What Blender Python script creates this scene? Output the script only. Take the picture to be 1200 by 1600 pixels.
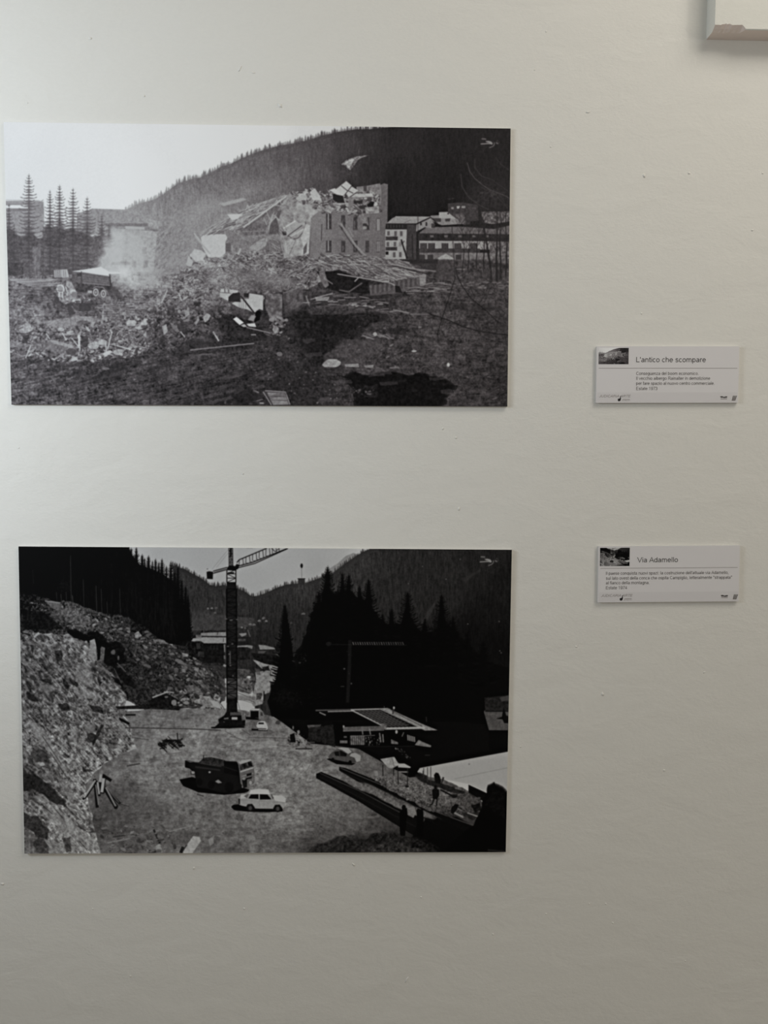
import bpy, bmesh, math
import numpy as np
from mathutils import Vector, Matrix

for o in list(bpy.data.objects): bpy.data.objects.remove(o)
SC = bpy.context.scene
COL = SC.collection

# ------------------------------------------------------------------ camera
# Wall surface is the plane y = 0, the room lies on the -y side, z is up, metres.
EYE = 1.5
FPX = 1250.0                                     # focal length in pixels of the 1200 x 1600 frame
PITCH, YAW, ROLL = -0.06437, 0.02587, 0.00589
fwd = Vector((math.sin(YAW) * math.cos(PITCH), math.cos(YAW) * math.cos(PITCH), math.sin(PITCH)))
rgt = Vector((math.cos(YAW), -math.sin(YAW), 0.0)); upv = rgt.cross(fwd)
r2 = math.cos(ROLL) * rgt + math.sin(ROLL) * upv; u2 = -math.sin(ROLL) * rgt + math.cos(ROLL) * upv
cam = bpy.data.cameras.new('camera'); camo = bpy.data.objects.new('camera', cam); COL.objects.link(camo)
m = Matrix((r2, u2, -fwd)).transposed().to_4x4(); m.translation = Vector((0, -1.105, EYE)); camo.matrix_world = m
cam.sensor_fit = 'VERTICAL'; cam.sensor_height = 24.0; cam.lens = 24.0 * FPX / 1600.0; cam.clip_start = .01
SC.camera = camo

# ------------------------------------------------------------------ light
SC.view_settings.view_transform = 'Standard'; SC.view_settings.look = 'None'
SC.view_settings.gamma = 1.0; SC.view_settings.use_curve_mapping = False
SC.view_settings.exposure = 0.0
W = bpy.data.worlds.new('room_air'); SC.world = W; W.use_nodes = True
W.node_tree.nodes['Background'].inputs[0].default_value = (1.0, 0.948, 0.859, 1)
W.node_tree.nodes['Background'].inputs[1].default_value = 0.239

def lamp(name, kind, loc, target, energy, color, size=.1, size_y=None):
    l = bpy.data.lights.new(name, kind); o = bpy.data.objects.new(name, l); COL.objects.link(o)
    o.location = loc; l.energy = energy; l.color = color
    if kind == 'AREA':
        l.shape = 'RECTANGLE'; l.size = size; l.size_y = size_y or size
    else: l.shadow_soft_size = size
    o.rotation_euler = (Vector(target) - Vector(loc)).to_track_quat('-Z', 'Y').to_euler()
    return o
lamp('window_light', 'AREA', (-1.1, -.6, 1.75), (-.55, 0, 1.75), 5.915, (0.807, 0.903, 1.0), .3, .3)
sp = lamp('left_fill_spot', 'SPOT', (-1.8, -1.6, 2.0), (-.62, 0, 1.8), 39.174, (0.807, 0.903, 1.0), .05); sp.data.spot_size = math.radians(45); sp.data.spot_blend = 1.0  # unseen spot, added to brighten the left side of the wall
lamp('room_lamp_right', 'POINT', (3.0, -2.5, 2.05), (0, 0, 1.5), 35.235, (1.0, 0.948, 0.859), .12)
lamp('ceiling_bulb', 'POINT', (1.6, -1.3, 2.9), (0, 0, 1.5), 3.619, (1.0, 0.949, 0.86), .07)
lamp('ceiling_light', 'AREA', (1.1, -.8, 2.95), (1.0, 0, 1.6), 11.38, (1.0, 0.948, 0.859), 1.0, .6)

# ------------------------------------------------------------------ flat prints
# The two exhibition prints are drawn here stroke by stroke with numpy. Coordinates are
# millimetre-like print units; values are tones 0..255, print and painted haze.
RS = np.random.RandomState(7)

def smooth_noise(w, h, cell_x, cell_y, seed):
    r = np.random.RandomState(seed)
    gw, gh = int(w / cell_x) + 3, int(h / cell_y) + 3
    g = r.rand(gh, gw).astype(np.float32) * 2 - 1
    x = np.arange(w, dtype=np.float32) / cell_x; y = np.arange(h, dtype=np.float32) / cell_y
    xi, yi = x.astype(int), y.astype(int); fx, fy = x - xi, y - yi
    fx = fx * fx * (3 - 2 * fx); fy = (fy * fy * (3 - 2 * fy))[:, None]
    a = g[yi][:, xi] * (1 - fx) + g[yi][:, xi + 1] * fx
    b = g[yi + 1][:, xi] * (1 - fx) + g[yi + 1][:, xi + 1] * fx
    return a * (1 - fy) + b * fy

def sheared_lookup(a, slope):
    # shift columns so horizontal streaks run along the slope (dy/dx)
    h, w = a.shape
    yy = (np.arange(h)[:, None] - (np.arange(w)[None, :] * slope)).astype(int) % h
    return a[yy, np.arange(w)[None, :]]

class Canvas:
    def __init__(self, x0, y0, x1, y1, S=2, base=0.):
        self.x0, self.y0, self.S = x0, y0, S
        self.W, self.H = int((x1 - x0) * S), int((y1 - y0) * S)
        self.a = np.full((self.H, self.W), base, np.float32)
        self.cache = {}
    def noise(self, cx, cy=None, seed=1, octaves=3, slope=0.):
        key = (cx, cy, seed, octaves, slope)
        if key not in self.cache:
            cy_ = cx if cy is None else cy
            t = np.zeros((self.H, self.W), np.float32); amp = 1.; n = 0.
            for o in range(octaves):
                ax, ay = max(cx * self.S / 2 ** o, 1.01), max(cy_ * self.S / 2 ** o, 1.01)
                t += amp * smooth_noise(self.W, self.H, ax, ay, seed * 31 + o); n += amp * amp; amp *= .7
            t /= n ** .5 * .45
            if slope: t = sheared_lookup(t, slope)
            self.cache[key] = t
        return self.cache[key]
    def mask(self, pts, soft=0):
        p = (np.asarray(pts, np.float32) - (self.x0, self.y0)) * self.S
        ax, ay = max(int(p[:, 0].min()) - 1, 0), max(int(p[:, 1].min()) - 1, 0)
        bx, by = min(int(p[:, 0].max()) + 2, self.W), min(int(p[:, 1].max()) + 2, self.H)
        if bx <= ax or by <= ay: return None
        w, h = bx - ax, by - ay
        m = np.zeros((h, w), np.float32)
        xs = np.arange(ax, bx, dtype=np.float32)[None, :]
        K = 3 if h * w < 60000 else 2
        q = np.roll(p, -1, 0)
        for k in range(K):
            ys = np.arange(ay, by, dtype=np.float32) + (k + .5) / K
            row = np.zeros((h, w), np.float32)
            for (x1, y1), (x2, y2) in zip(p, q):
                if y1 == y2: continue
                sgn = 1. if y2 > y1 else -1.
                lo, hi = (y1, y2) if y2 > y1 else (y2, y1)
                i0, i1 = np.searchsorted(ys, lo), np.searchsorted(ys, hi)
                if i1 <= i0: continue
                cx = x1 + (ys[i0:i1] - y1) * (x2 - x1) / (y2 - y1)
                row[i0:i1] += sgn * np.clip(xs + 1 - cx[:, None], 0, 1)
            m += np.minimum(np.abs(row), 1)
        return (slice(ay, by), slice(ax, bx)), m / K
    def fill(self, pts, v, a=1., tex=0., n=None):
        r = self.mask(pts)
        if r is None: return
        sl, m = r
        val = v[sl] if isinstance(v, np.ndarray) else v
        if tex: val = val + tex * (n if n is not None else self.noise(3, None, 5))[sl]
        m = m * a
        self.a[sl] = self.a[sl] * (1 - m) + val * m
    def rfill(self, pts, v, a=1., amp=3., tex=0., seed=1, soft=3):
        # patch with an uneven, slightly soft edge
        rs = np.random.RandomState(seed); P = [np.array(p, float) for p in pts]
        for lv in range(4):
            Q = []
            for i, p in enumerate(P):
                q = P[(i + 1) % len(P)]; Q += [p, (p + q) / 2 + (rs.rand(2) - .5) * amp * 2 / (1.5 ** lv) * min(1., np.linalg.norm(q - p) / 12)]
            P = Q
        for k in range(soft):
            c = sum(P) / len(P); f = 1 + (k - (soft - 1) / 2) * .045
            self.fill([c + (p - c) * f for p in P], v, 1 - (1 - a) ** (1. / soft) if soft > 1 else a, tex)
    def box(self, x0, y0, x1, y1, v, a=1., tex=0.):
        self.fill([(x0, y0), (x1, y0), (x1, y1), (x0, y1)], v, a, tex)
    def line(self, pts, w, v, a=1., w2=None):
        for k in range(len(pts) - 1):
            (xa, ya), (xb, yb) = pts[k], pts[k + 1]
            dx, dy = xb - xa, yb - ya; L = (dx * dx + dy * dy) ** .5 or 1.
            nx, ny = -dy / L * w / 2, dx / L * w / 2
            f = 1. if w2 is None else w2 / w
            self.fill([(xa + nx, ya + ny), (xb + nx * f, yb + ny * f), (xb - nx * f, yb - ny * f), (xa - nx, ya - ny)], v, a)
    def ell(self, cx, cy, rx, ry, v, a=1., rot=0., wob=0., tex=0.):
        n = 14; P = []
        for k in range(n):
            t = 2 * np.pi * k / n; r = 1 + (RS.rand() - .5) * wob
            x, y = rx * r * np.cos(t), ry * r * np.sin(t)
            P.append((cx + x * np.cos(rot) - y * np.sin(rot), cy + x * np.sin(rot) + y * np.cos(rot)))
        self.fill(P, v, a, tex)
    def blob(self, cx, cy, rx, ry, v, a, n=None, na=.5):
        S = self.S
        ax, bx = max(int((cx - 2.6 * rx - self.x0) * S), 0), min(int((cx + 2.6 * rx - self.x0) * S), self.W)
        ay, by = max(int((cy - 2.6 * ry - self.y0) * S), 0), min(int((cy + 2.6 * ry - self.y0) * S), self.H)
        if bx <= ax or by <= ay: return
        X = (np.arange(ax, bx) / S + self.x0 - cx)[None, :] / rx; Y = (np.arange(ay, by) / S + self.y0 - cy)[:, None] / ry
        m = np.exp(-(X * X + Y * Y)) * a
        if n is not None: m = np.clip(m * (1 + na * n[ay:by, ax:bx]), 0, 1)
        self.a[ay:by, ax:bx] = self.a[ay:by, ax:bx] * (1 - m) + v * m
    def tones(self, pts, power=3.):
        # smooth tone field through (x, y, value) points
        h, w = self.H // 8 + 2, self.W // 8 + 2
        X = (np.arange(w) * 8 / self.S + self.x0)[None, :]; Y = (np.arange(h) * 8 / self.S + self.y0)[:, None]
        num = np.zeros((h, w)); den = np.zeros((h, w))
        for x, y, v in pts:
            wt = 1 / (((X - x) ** 2 + (Y - y) ** 2) + 60.) ** (power / 2)
            num += wt * v; den += wt
        f = num / den
        yi = np.arange(self.H) / 8; xi = np.arange(self.W) / 8
        y0, x0 = yi.astype(int), xi.astype(int); fy, fx = (yi - y0)[:, None], (xi - x0)[None, :]
        g = (f[y0][:, x0] * (1 - fx) + f[y0][:, x0 + 1] * fx) * (1 - fy) + (f[y0 + 1][:, x0] * (1 - fx) + f[y0 + 1][:, x0 + 1] * fx) * fy
        return g.astype(np.float32)
    def soften(self, s):
        r = int(3 * s * self.S) + 1
        k = np.exp(-.5 * (np.arange(-r, r + 1) / (s * self.S)) ** 2); k /= k.sum()
        p = np.pad(self.a, r, mode='edge')
        t = sum(k[i] * p[:, i:i + self.W] for i in range(2 * r + 1))
        self.a = sum(k[i] * t[i:i + self.H] for i in range(2 * r + 1)).astype(np.float32)

def crispen(C, s, amount):
    # local contrast of a hard photographic print
    keep = C.a.copy(); C.soften(s); C.a = np.clip(keep + amount * (keep - C.a) * np.clip((200 - keep) / 60, 0, 1), 2, 255).astype(np.float32)

def inside(poly, n, rs):
    P = np.asarray(poly, float); lo, hi = P.min(0), P.max(0); out = []
    Q = np.roll(P, -1, 0)
    while len(out) < n:
        c = lo + rs.rand(max(n, 64) * 2, 2) * (hi - lo)
        k = np.zeros(len(c), bool)
        for (x1, y1), (x2, y2) in zip(P, Q):
            if y1 == y2: continue
            k ^= ((c[:, 1] < y1) != (c[:, 1] < y2)) & (c[:, 0] < (x2 - x1) * (c[:, 1] - y1) / (y2 - y1) + x1)
        out += [tuple(t) for t in c[k]]
    return out[:n]

def rubble(C, poly, n, s0, s1, v0, v1, ang=0., spread=1.5, long=1.6, a=.9, dark=.5, seed=1, rel=None):
    # angular broken pieces, each with a dark underside
    rs = np.random.RandomState(seed)
    for (x, y) in sorted(inside(poly, n, rs), key=lambda t: t[1]):
        s = s0 + (s1 - s0) * rs.rand() ** 2.2; L = s * (1 + rs.rand() * (long - 1) * 2); t = ang + (rs.rand() - .5) * 2 * spread
        ct, st = np.cos(t), np.sin(t); k = 4 + rs.randint(3)
        P = []
        for j in range(k):
            q = 2 * np.pi * (j + .6 * rs.rand()) / k; px, py = L * .5 * np.cos(q), s * .5 * np.sin(q)
            P.append((x + px * ct - py * st, y + px * st + py * ct))
        v = v0 + (v1 - v0) * rs.rand()
        if rel is not None:
            iy = min(max(int((y - C.y0) * C.S), 0), C.H - 1); ix = min(max(int((x - C.x0) * C.S), 0), C.W - 1)
            v = rel[iy, ix] * v
        if dark: C.fill([(px + s * .15, py + s * .35) for px, py in P], v * .35, dark)
        C.fill(P, v, a)

def sticks(C, poly, n, l0, l1, w0, w1, v0, v1, ang=0., spread=1.5, a=.85, seed=1):
    rs = np.random.RandomState(seed)
    for (x, y) in inside(poly, n, rs):
        L = l0 + (l1 - l0) * rs.rand(); t = ang + (rs.rand() - .5) * 2 * spread; w = w0 + (w1 - w0) * rs.rand()
        dx, dy = np.cos(t) * L / 2, np.sin(t) * L / 2
        v = v0 + (v1 - v0) * rs.rand()
        C.line([(x - dx, y - dy + w * .8), (x + dx, y + dy + w * .8)], w, v * .4, a * .6)
        C.line([(x - dx, y - dy), (x + dx, y + dy)], w, v, a)

def spruce(C, cx, top, bot, half, v, a=.8, seed=1, step=3.6, sparse=1.):
    # separate drooping-then-rising boughs round a trunk
    rs = np.random.RandomState(seed); H = bot - top
    C.fill([(cx, top - 1), (cx + .5, top), (cx + 1.6, bot), (cx - 1.6, bot)], v, a)
    y = top + 3
    while y < bot:
        f = (y - top) / H; r = half * (f ** .75) * (.75 + .5 * rs.rand()) + .8
        for s in (-1, 1):
            rr = r * (.8 + .4 * rs.rand()); th = 1.1 + 1.6 * f
            C.fill([(cx, y - th), (cx + s * rr * .6, y + .2), (cx + s * rr, y - 1.6 - th * .3), (cx + s * rr * .95, y - .2), (cx + s * rr * .5, y + th), (cx, y + th * 1.2)], v + rs.rand() * 8 - 4, a * sparse)
        y += step * (.7 + .5 * rs.rand()) * (.8 + .4 * f)

def firs(C, line, step, hmin, hmax, v, seed=1, a=1., wid=.26, drop=6):
    # pointed tree tops along a ridge line
    rs = np.random.RandomState(seed)
    X = [p[0] for p in line]; Y = [p[1] for p in line]; x = X[0]
    while x < X[-1]:
        y = np.interp(x, X, Y); h = hmin + (hmax - hmin) * rs.rand() ** 1.5; w = h * wid * (.7 + .6 * rs.rand())
        vv = v(x, y) if callable(v) else v
        C.fill([(x, y - h), (x + w * .45, y - h * .45), (x + w * .3, y - h * .45), (x + w, y + drop), (x - w, y + drop), (x - w * .3, y - h * .4), (x - w * .45, y - h * .4)], vv, a)
        x += step * (.5 + rs.rand())

def signature_mark(C, x, y, v):
    # the small white signature mark in the upper right corner of both prints
    C.line([(x, y), (x + 7, y + .4)], 1.9, v * .8, .8)
    C.line([(x - 1.5, y + 8), (x + 8, y + 7.4), (x + 16, y + 7.4)], 1.3, v)
    C.fill([(x + 6, y + 3.4), (x + 11, y + 3), (x + 15, y + 4.2), (x + 17.5, y + 7), (x + 16.5, y + 9), (x + 14.5, y + 8.6), (x + 12.5, y + 6.4), (x + 8, y + 5.4)], v * .95, .9)
    C.line([(x + 20, y + 5.6), (x + 19.6, y + 9.5), (x + 17, y + 12), (x + 12, y + 13.8)], 1.2, v * .85, .85)
    C.line([(x + 22.5, y + 5.8), (x + 25.6, y + 7.6)], 2., v * .8, .8)
    C.line([(x + 24, y + 3.6), (x + 26, y + 2.2)], 1., v * .7, .6)
    C.line([(x + 27, y + 4), (x + 27.6, y + 5.6), (x + 26, y + 8.6)], 1., v * .6, .5)

def paint_demolition():  # haze lying over the left side is painted into the tones
    C = Canvas(0, 184, 806, 642)
    T = C.tones
    n1, n2, n3, n5, n12, n40 = (C.noise(k, None, k) for k in (1, 2, 3, 5, 12, 40))
    # sky
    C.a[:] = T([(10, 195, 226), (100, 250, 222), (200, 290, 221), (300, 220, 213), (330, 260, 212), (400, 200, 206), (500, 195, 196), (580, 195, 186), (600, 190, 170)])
    # forested mountain
    ridge = [(196, 328), (218, 318), (241, 312), (256, 303), (265, 296), (279, 286), (300, 280), (314, 277), (335, 267), (346, 260), (356, 258), (377, 248), (388, 243), (409, 235), (435, 228), (458, 224), (482, 219), (500, 213), (528, 206), (557, 202), (577, 202), (600, 199), (660, 195), (806, 180)]
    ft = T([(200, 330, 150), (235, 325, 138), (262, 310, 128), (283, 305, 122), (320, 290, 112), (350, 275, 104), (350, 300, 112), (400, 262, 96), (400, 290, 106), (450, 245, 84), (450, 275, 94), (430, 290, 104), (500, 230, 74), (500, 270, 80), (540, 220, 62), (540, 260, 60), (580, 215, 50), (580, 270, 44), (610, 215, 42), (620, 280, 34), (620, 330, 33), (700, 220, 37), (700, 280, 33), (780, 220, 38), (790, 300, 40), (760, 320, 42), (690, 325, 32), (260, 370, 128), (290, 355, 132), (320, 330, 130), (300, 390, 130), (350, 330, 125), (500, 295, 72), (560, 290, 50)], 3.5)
    vert = C.noise(1.3, 9, 21, 3)
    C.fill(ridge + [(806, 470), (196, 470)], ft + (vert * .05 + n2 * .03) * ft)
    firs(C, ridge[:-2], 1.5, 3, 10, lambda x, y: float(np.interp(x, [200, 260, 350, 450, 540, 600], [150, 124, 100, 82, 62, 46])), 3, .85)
    for k, (x, y) in enumerate(inside(ridge + [(790, 330), (240, 330)], 900, np.random.RandomState(8))):
        b = float(ft[int((y - 184) * 2), int(x * 2)])
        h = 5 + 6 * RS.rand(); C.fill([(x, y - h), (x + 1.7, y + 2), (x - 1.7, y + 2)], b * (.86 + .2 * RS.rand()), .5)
    # pale rock outcrop
    C.fill([(533, 257), (541, 250), (549, 247), (560, 244), (577, 242.5), (566, 246), (559, 250), (553, 259), (547, 266), (542, 262), (538, 258)], 118, .85, 26)
    C.fill([(541, 252), (552, 247), (553, 250), (546, 262), (542, 260)], 160, .8, 18)
    sticks(C, [(533, 268), (556, 262), (556, 276), (534, 276)], 14, 3, 8, .6, 1., 60, 95, .3, .5, .5, 3)
    C.line([(560.5, 233), (560.5, 243)], .8, 105, .6)
    for x, y in ((700, 311), (706, 310)): C.line([(x, y), (x + 4, y)], 1, 70, .7)
    # left: balconied block and hipped roof house behind the spruces
    C.box(8, 326, 69, 436, 150, 1, 7)
    C.fill([(8, 319), (60, 315), (68, 315), (69, 336), (44, 336), (44, 326), (8, 326)], 148, 1, 4)
    C.fill([(8, 314), (60, 313), (68, 317), (66, 320), (8, 321)], 150, .9)
    for x in range(9, 66, 3): C.line([(x, 312), (x, 317)], .6, 165, .6)
    C.line([(8, 312), (62, 313.5)], .7, 170, .7); C.line([(60, 318), (68, 312)], 1, 130, .8)
    C.box(9, 320.5, 44, 325.5, 222); C.box(20, 326, 44, 330, 128, .8)
    C.fill([(44, 320), (67, 320), (68, 334), (44, 334)], 142, 1, 4)
    C.fill([(28, 366), (70, 362), (70, 372), (30, 374)], 178, .7, 10)
    C.fill([(120, 334), (144, 326), (223, 328.5), (238, 337), (258, 353), (262, 362), (170, 362), (120, 372)], 146, 1, 6)
    for k in range(9): C.line([(140 + k * 11, 330), (136 + k * 13, 350)], .7, 136, .5)
    C.box(165, 349, 231, 354, 112, .8, 6); C.fill([(160, 356), (256, 355), (256, 362), (170, 364)], 112, .7, 8)
    C.fill([(150, 354), (250, 362), (252, 425), (140, 425)], 160, .9, 8)
    C.fill([(196, 353), (226, 355), (226, 359), (196, 358)], 178, .8)
    C.fill([(226, 340), (250, 346), (256, 360), (234, 357)], 160, .7, 8)
    for x, y in ((222, 386), (224, 407), (206, 407)): C.box(x, y, x + 7, y + 11, 118, .75, 6)
    C.box(174, 409, 204, 414, 120, .7, 6); C.box(190, 395, 200, 402, 130, .5)
    C.fill([(250, 340), (300, 320), (312, 370), (296, 430), (240, 430), (244, 380)], T([(260, 350, 138), (290, 350, 130), (270, 400, 134), (295, 420, 140)]), .8, 8)
    sticks(C, [(240, 370), (290, 350), (300, 425), (240, 425)], 90, 4, 10, .8, 1.4, 104, 150, -1.1, .7, .4, 9)
    # spruces
    mass = [(9, 360), (24, 366), (36, 372), (50, 364), (66, 372), (76, 352), (92, 358), (112, 356), (130, 366), (142, 372), (158, 374), (160, 400), (152, 418), (158, 430), (120, 432), (10, 433)]
    for k, (cx, top, half, v) in enumerate(((45, 272, 17, 112), (78, 297, 12, 108), (93, 289, 15, 104), (114, 294, 15, 106), (136, 308, 14, 108), (159, 335, 10, 108), (14, 318, 10, 104), (170, 352, 7, 120))):
        spruce(C, cx, top, 384, half * 1.3, v - 6, .8, 40 + k, 5.2); C.blob(cx, 368, half * .6, 16, 88, .5, n3, .5)
    C.rfill(mass, T([(15, 400, 82), (60, 400, 92), (80, 400, 74), (120, 400, 80), (150, 390, 84), (40, 425, 92), (100, 425, 84), (150, 425, 96)]) * (1 + .1 * n3), .85, 6, 0, 2, 3)
    for k, (cx, top, half) in enumerate(((45, 340, 17), (78, 335, 13), (93, 340, 14), (114, 345, 15), (136, 350, 14), (22, 350, 10))): spruce(C, cx, top, 432, half * 1.25, 76, .5, 60 + k, 6.5)
    C.box(51, 385, 63, 430, 128, .5, 14); C.box(54, 400, 56, 432, 150, .5); C.box(98, 385, 101, 425, 96, .5); C.box(30, 405, 60, 432, 108, .35, 16)
    C.box(12, 410, 36, 430, 72, .6, 10); sticks(C, [(12, 408), (38, 408), (38, 430), (12, 430)], 14, 6, 12, .6, .9, 100, 120, 1.5, .2, .6, 4)
    # far ground and clearing
    g = T([(20, 450, 118), (60, 445, 112), (60, 465, 96), (20, 490, 112), (100, 490, 92), (150, 485, 100), (60, 500, 128), (210, 470, 112), (200, 500, 110), (250, 440, 128), (30, 550, 105), (30, 600, 92), (80, 590, 82), (130, 600, 74), (200, 560, 72), (180, 610, 70), (250, 590, 62), (300, 570, 60), (300, 620, 52), (380, 560, 56), (380, 610, 46), (440, 560, 50), (450, 610, 42), (520, 590, 52), (560, 560, 66), (500, 550, 40), (620, 560, 58), (600, 520, 56), (640, 490, 64), (700, 480, 62), (700, 530, 66), (700, 570, 60), (760, 500, 54), (760, 560, 54), (760, 610, 50), (640, 470, 58), (600, 465, 50), (790, 600, 44), (740, 450, 62), (780, 440, 70)], 3.2)
    streak = C.noise(16, 1.6, 33, 3); streak_up = C.noise(16, 1.7, 34, 3, -.22)
    C.fill([(8, 432), (130, 428), (300, 428), (420, 400), (500, 400), (806, 420), (806, 642), (8, 642)], g * (1 + .07 * streak + .12 * n2 + .09 * n5 + .07 * n12))
    C.fill([(14, 560), (240, 545), (440, 540), (460, 642), (14, 642)], g * (1 + .11 * streak_up + .15 * n2 + .1 * n5 + .08 * n12), .9)
    C.fill([(440, 440), (806, 440), (806, 642), (440, 642)], g * (1 + .07 * streak + .14 * n2 + .07 * n5 + .08 * n12), .8)
    # plank piles and crates in the yard
    for k in range(9):
        y = 434 + k * 1.4; x = 12 + 6 * RS.rand()
        C.line([(x + k * 4, y + 3), (x + 60 + 22 * RS.rand(), y - 1 + RS.rand() * 3)], 1.3, 150 + 40 * RS.rand(), .75)
        C.line([(x + k * 4, y + 4.4), (x + 60, y + 1)], .9, 92, .6)
    C.fill([(84, 422), (96, 421.5), (97, 433), (85, 434)], 158); C.fill([(96, 421), (105, 421), (108, 433), (97, 434)], 176)
    for x in (87, 90, 93, 99, 102): C.line([(x, 422), (x + .8, 433)], 1.1, 112, .8)
    C.line([(72, 441), (112, 433)], 2, 120, .9)
    # smoke behind the lorry
    sm = C.noise(14, None, 77, 4)
    for x, y, rx, ry, v, a in ((196, 392, 26, 18, 184, .6), (186, 366, 9, 10, 190, .5), (206, 372, 8, 8, 182, .4), (216, 398, 12, 12, 176, .4), (176, 398, 8, 10, 182, .4), (205, 436, 18, 12, 200, .5), (195, 395, 30, 24, 178, .4), (175, 385, 12, 16, 184, .5), (185, 372, 12, 12, 182, .45), (160, 410, 10, 10, 176, .4), (212, 382, 14, 20, 172, .35), (205, 432, 26, 16, 198, .85), (185, 425, 16, 13, 196, .7), (225, 440, 18, 12, 184, .55), (245, 432, 22, 18, 160, .4), (330, 322, 40, 20, 150, .35), (300, 350, 30, 26, 150, .35), (390, 300, 24, 14, 140, .4), (275, 400, 26, 20, 150, .4), (372, 315, 20, 9, 150, .4)):
        C.blob(x, y, rx, ry, v, a, sm, .28)
    # tipper lorry
    C.fill([(168, 446), (180, 448), (192, 462), (190, 468), (166, 462)], 80, .7, 8)
    C.fill([(113, 424), (128, 425), (128, 446), (116, 447), (112, 440)], 96, 1, 6); C.box(120, 427, 127, 432, 76)
    C.fill([(120, 442), (174, 446), (175, 456), (150, 458), (118, 456)], 74, 1, 8)
    C.fill([(112, 424), (128, 421.5), (158, 417), (170, 424), (171, 431.5), (150, 429), (128, 425.5)], 204)
    C.fill([(127, 425), (171.5, 432), (174, 446.5), (128, 442)], 106, 1, 4)
    for k in range(4): C.line([(127.5, 428 + k * 3.8), (173, 434.5 + k * 3.2)], .7, 88, .8)
    C.line([(128, 442.4), (174, 446.4)], 1, 135, .8); C.line([(127, 424), (128, 443)], 1.2, 70)
    C.fill([(170.5, 428), (172, 429), (174.5, 447), (172, 447)], 68)
    C.line([(145, 451), (150, 448), (161, 449), (168, 457)], 1.2, 150, .8)
    for x, y in ((149.7, 456.8), (161.6, 459)): C.ell(x, y, 5.2, 6.8, 70); C.ell(x, y, 4.6, 6.3, 166); C.ell(x, y, 2.6, 4, 95); C.ell(x, y, 1.4, 2, 150)
    C.box(137, 454, 144, 458, 170, .9)
    # wheel loader carrying rubble
    C.fill([(84, 464), (92, 470), (128, 470), (150, 474), (146, 486), (120, 488), (96, 482), (84, 474)], 82, .9, 10)
    C.fill([(90, 444), (99, 444), (107, 452), (118, 458), (122, 470), (100, 476), (90, 466)], 140, .85, 16)
    C.ell(94.5, 451, 6.8, 6.6, 200); C.ell(94.5, 452, 4.4, 5, 150); C.box(91, 456, 94, 464, 190); C.box(97, 455, 98.6, 466, 200)
    C.fill([(104, 438), (112, 441), (116, 450), (121, 458), (112, 456), (103, 446)], 158, .9, 12)
    C.line([(103, 448), (105, 462)], 1.5, 200); C.line([(100, 446), (104, 458)], .9, 70)
    C.ell(114, 456, 5, 4, 188, .9); C.ell(116, 460, 5, 4.5, 124, .9)
    rubble(C, [(96, 468), (120, 464), (140, 466), (142, 472), (98, 474)], 50, 1.5, 4, 120, 205, 0, 1, 1.6, .9, .5, 12)
    C.fill([(104, 474), (114, 474), (118, 490), (108, 494)], 74, .85); C.line([(112, 478), (124, 494)], 2, 118, .7); C.ell(89, 469, 3.6, 6, 74)
    C.fill([(124, 474), (144, 474), (140, 486), (122, 486)], 68, .8)
    # workman
    C.ell(163, 471.5, 1.8, 1.6, 80); C.ell(163, 478, 3, 4.4, 138); C.ell(163.4, 480, 1.7, 2.4, 86); C.line([(161, 485), (160.4, 499)], 2., 168, .9); C.line([(164.5, 485), (165, 492)], 1.4, 96, .8)
    # tracks and small pieces in the yard
    sticks(C, [(16, 446), (90, 446), (90, 470), (16, 476)], 40, 6, 22, .7, 1.4, 90, 140, -.1, .25, .5, 14)
    sticks(C, [(100, 490), (230, 462), (250, 480), (200, 500), (110, 508)], 60, 3, 12, .8, 1.6, 110, 175, -.1, .3, .6, 15)
    rubble(C, [(14, 462), (46, 462), (40, 478), (15, 480)], 40, 1.5, 5, 120, 180, 0, .8, 1.6, .6, .5, 16)
    C.rfill([(60, 500), (120, 493), (160, 500), (150, 520), (100, 524), (60, 516)], 150, .7, 4, 12); C.fill([(119, 503), (128, 500), (143, 503), (141, 507), (121, 508)], 100, .9, 8)
    # left bank of broken masonry
    bank = [(15, 515), (45, 505), (90, 512), (130, 508), (170, 498), (200, 496), (240, 480), (262, 500), (230, 545), (210, 556), (130, 561), (70, 560), (17, 556)]
    C.rfill(bank, 104, .75, 4, 26, 6, 2)
    rubble(C, bank, 800, 1.2, 5.5, 80, 188, .1, 1.3, 2., .8, .65, 17)
    C.a[:] = C.a
    for x, y, r in ((40, 514, 11), (147, 540, 9), (160, 535, 7), (95, 515, 5), (225, 505, 6), (205, 505, 8), (185, 550, 8), (110, 520, 6)): C.ell(x, y, r, r * .68, 168, .9, -.1, .3, 14); C.line([(x - r * .8, y + r * .62), (x + r * .8, y + r * .7)], 1.4, 70, .6)
    C.fill([(45, 535), (76, 531), (118, 540), (121, 552), (116, 557), (96, 553), (60, 544)], 112, .95, 14); C.fill([(76, 531), (95, 534), (118, 541), (112, 544), (84, 537)], 150, .8, 12); C.ell(111, 550, 8, 6, 80, .8)
    C.fill([(17, 532), (44, 538), (60, 546), (40, 545), (17, 541)], 128, .8, 14); C.line([(17, 520), (36, 511)], 2.5, 108); C.line([(24, 498), (16, 520)], 2, 96, .8)
    for p in ([(97, 520), (104, 532)], [(124, 524), (125, 548)], [(112, 528), (125, 545)], [(175, 518), (168, 546)], [(72, 521), (78, 530)], [(165, 534), (166, 549)], [(40, 560), (48, 540)], [(182, 540), (204, 546)], [(150, 556), (174, 549)]): C.line(p, 1.8, 196, .85)
    C.box(122, 523, 125, 541, 205, .9); C.fill([(160, 552), (172, 547), (176, 550), (164, 558)], 190, .9)
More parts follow.
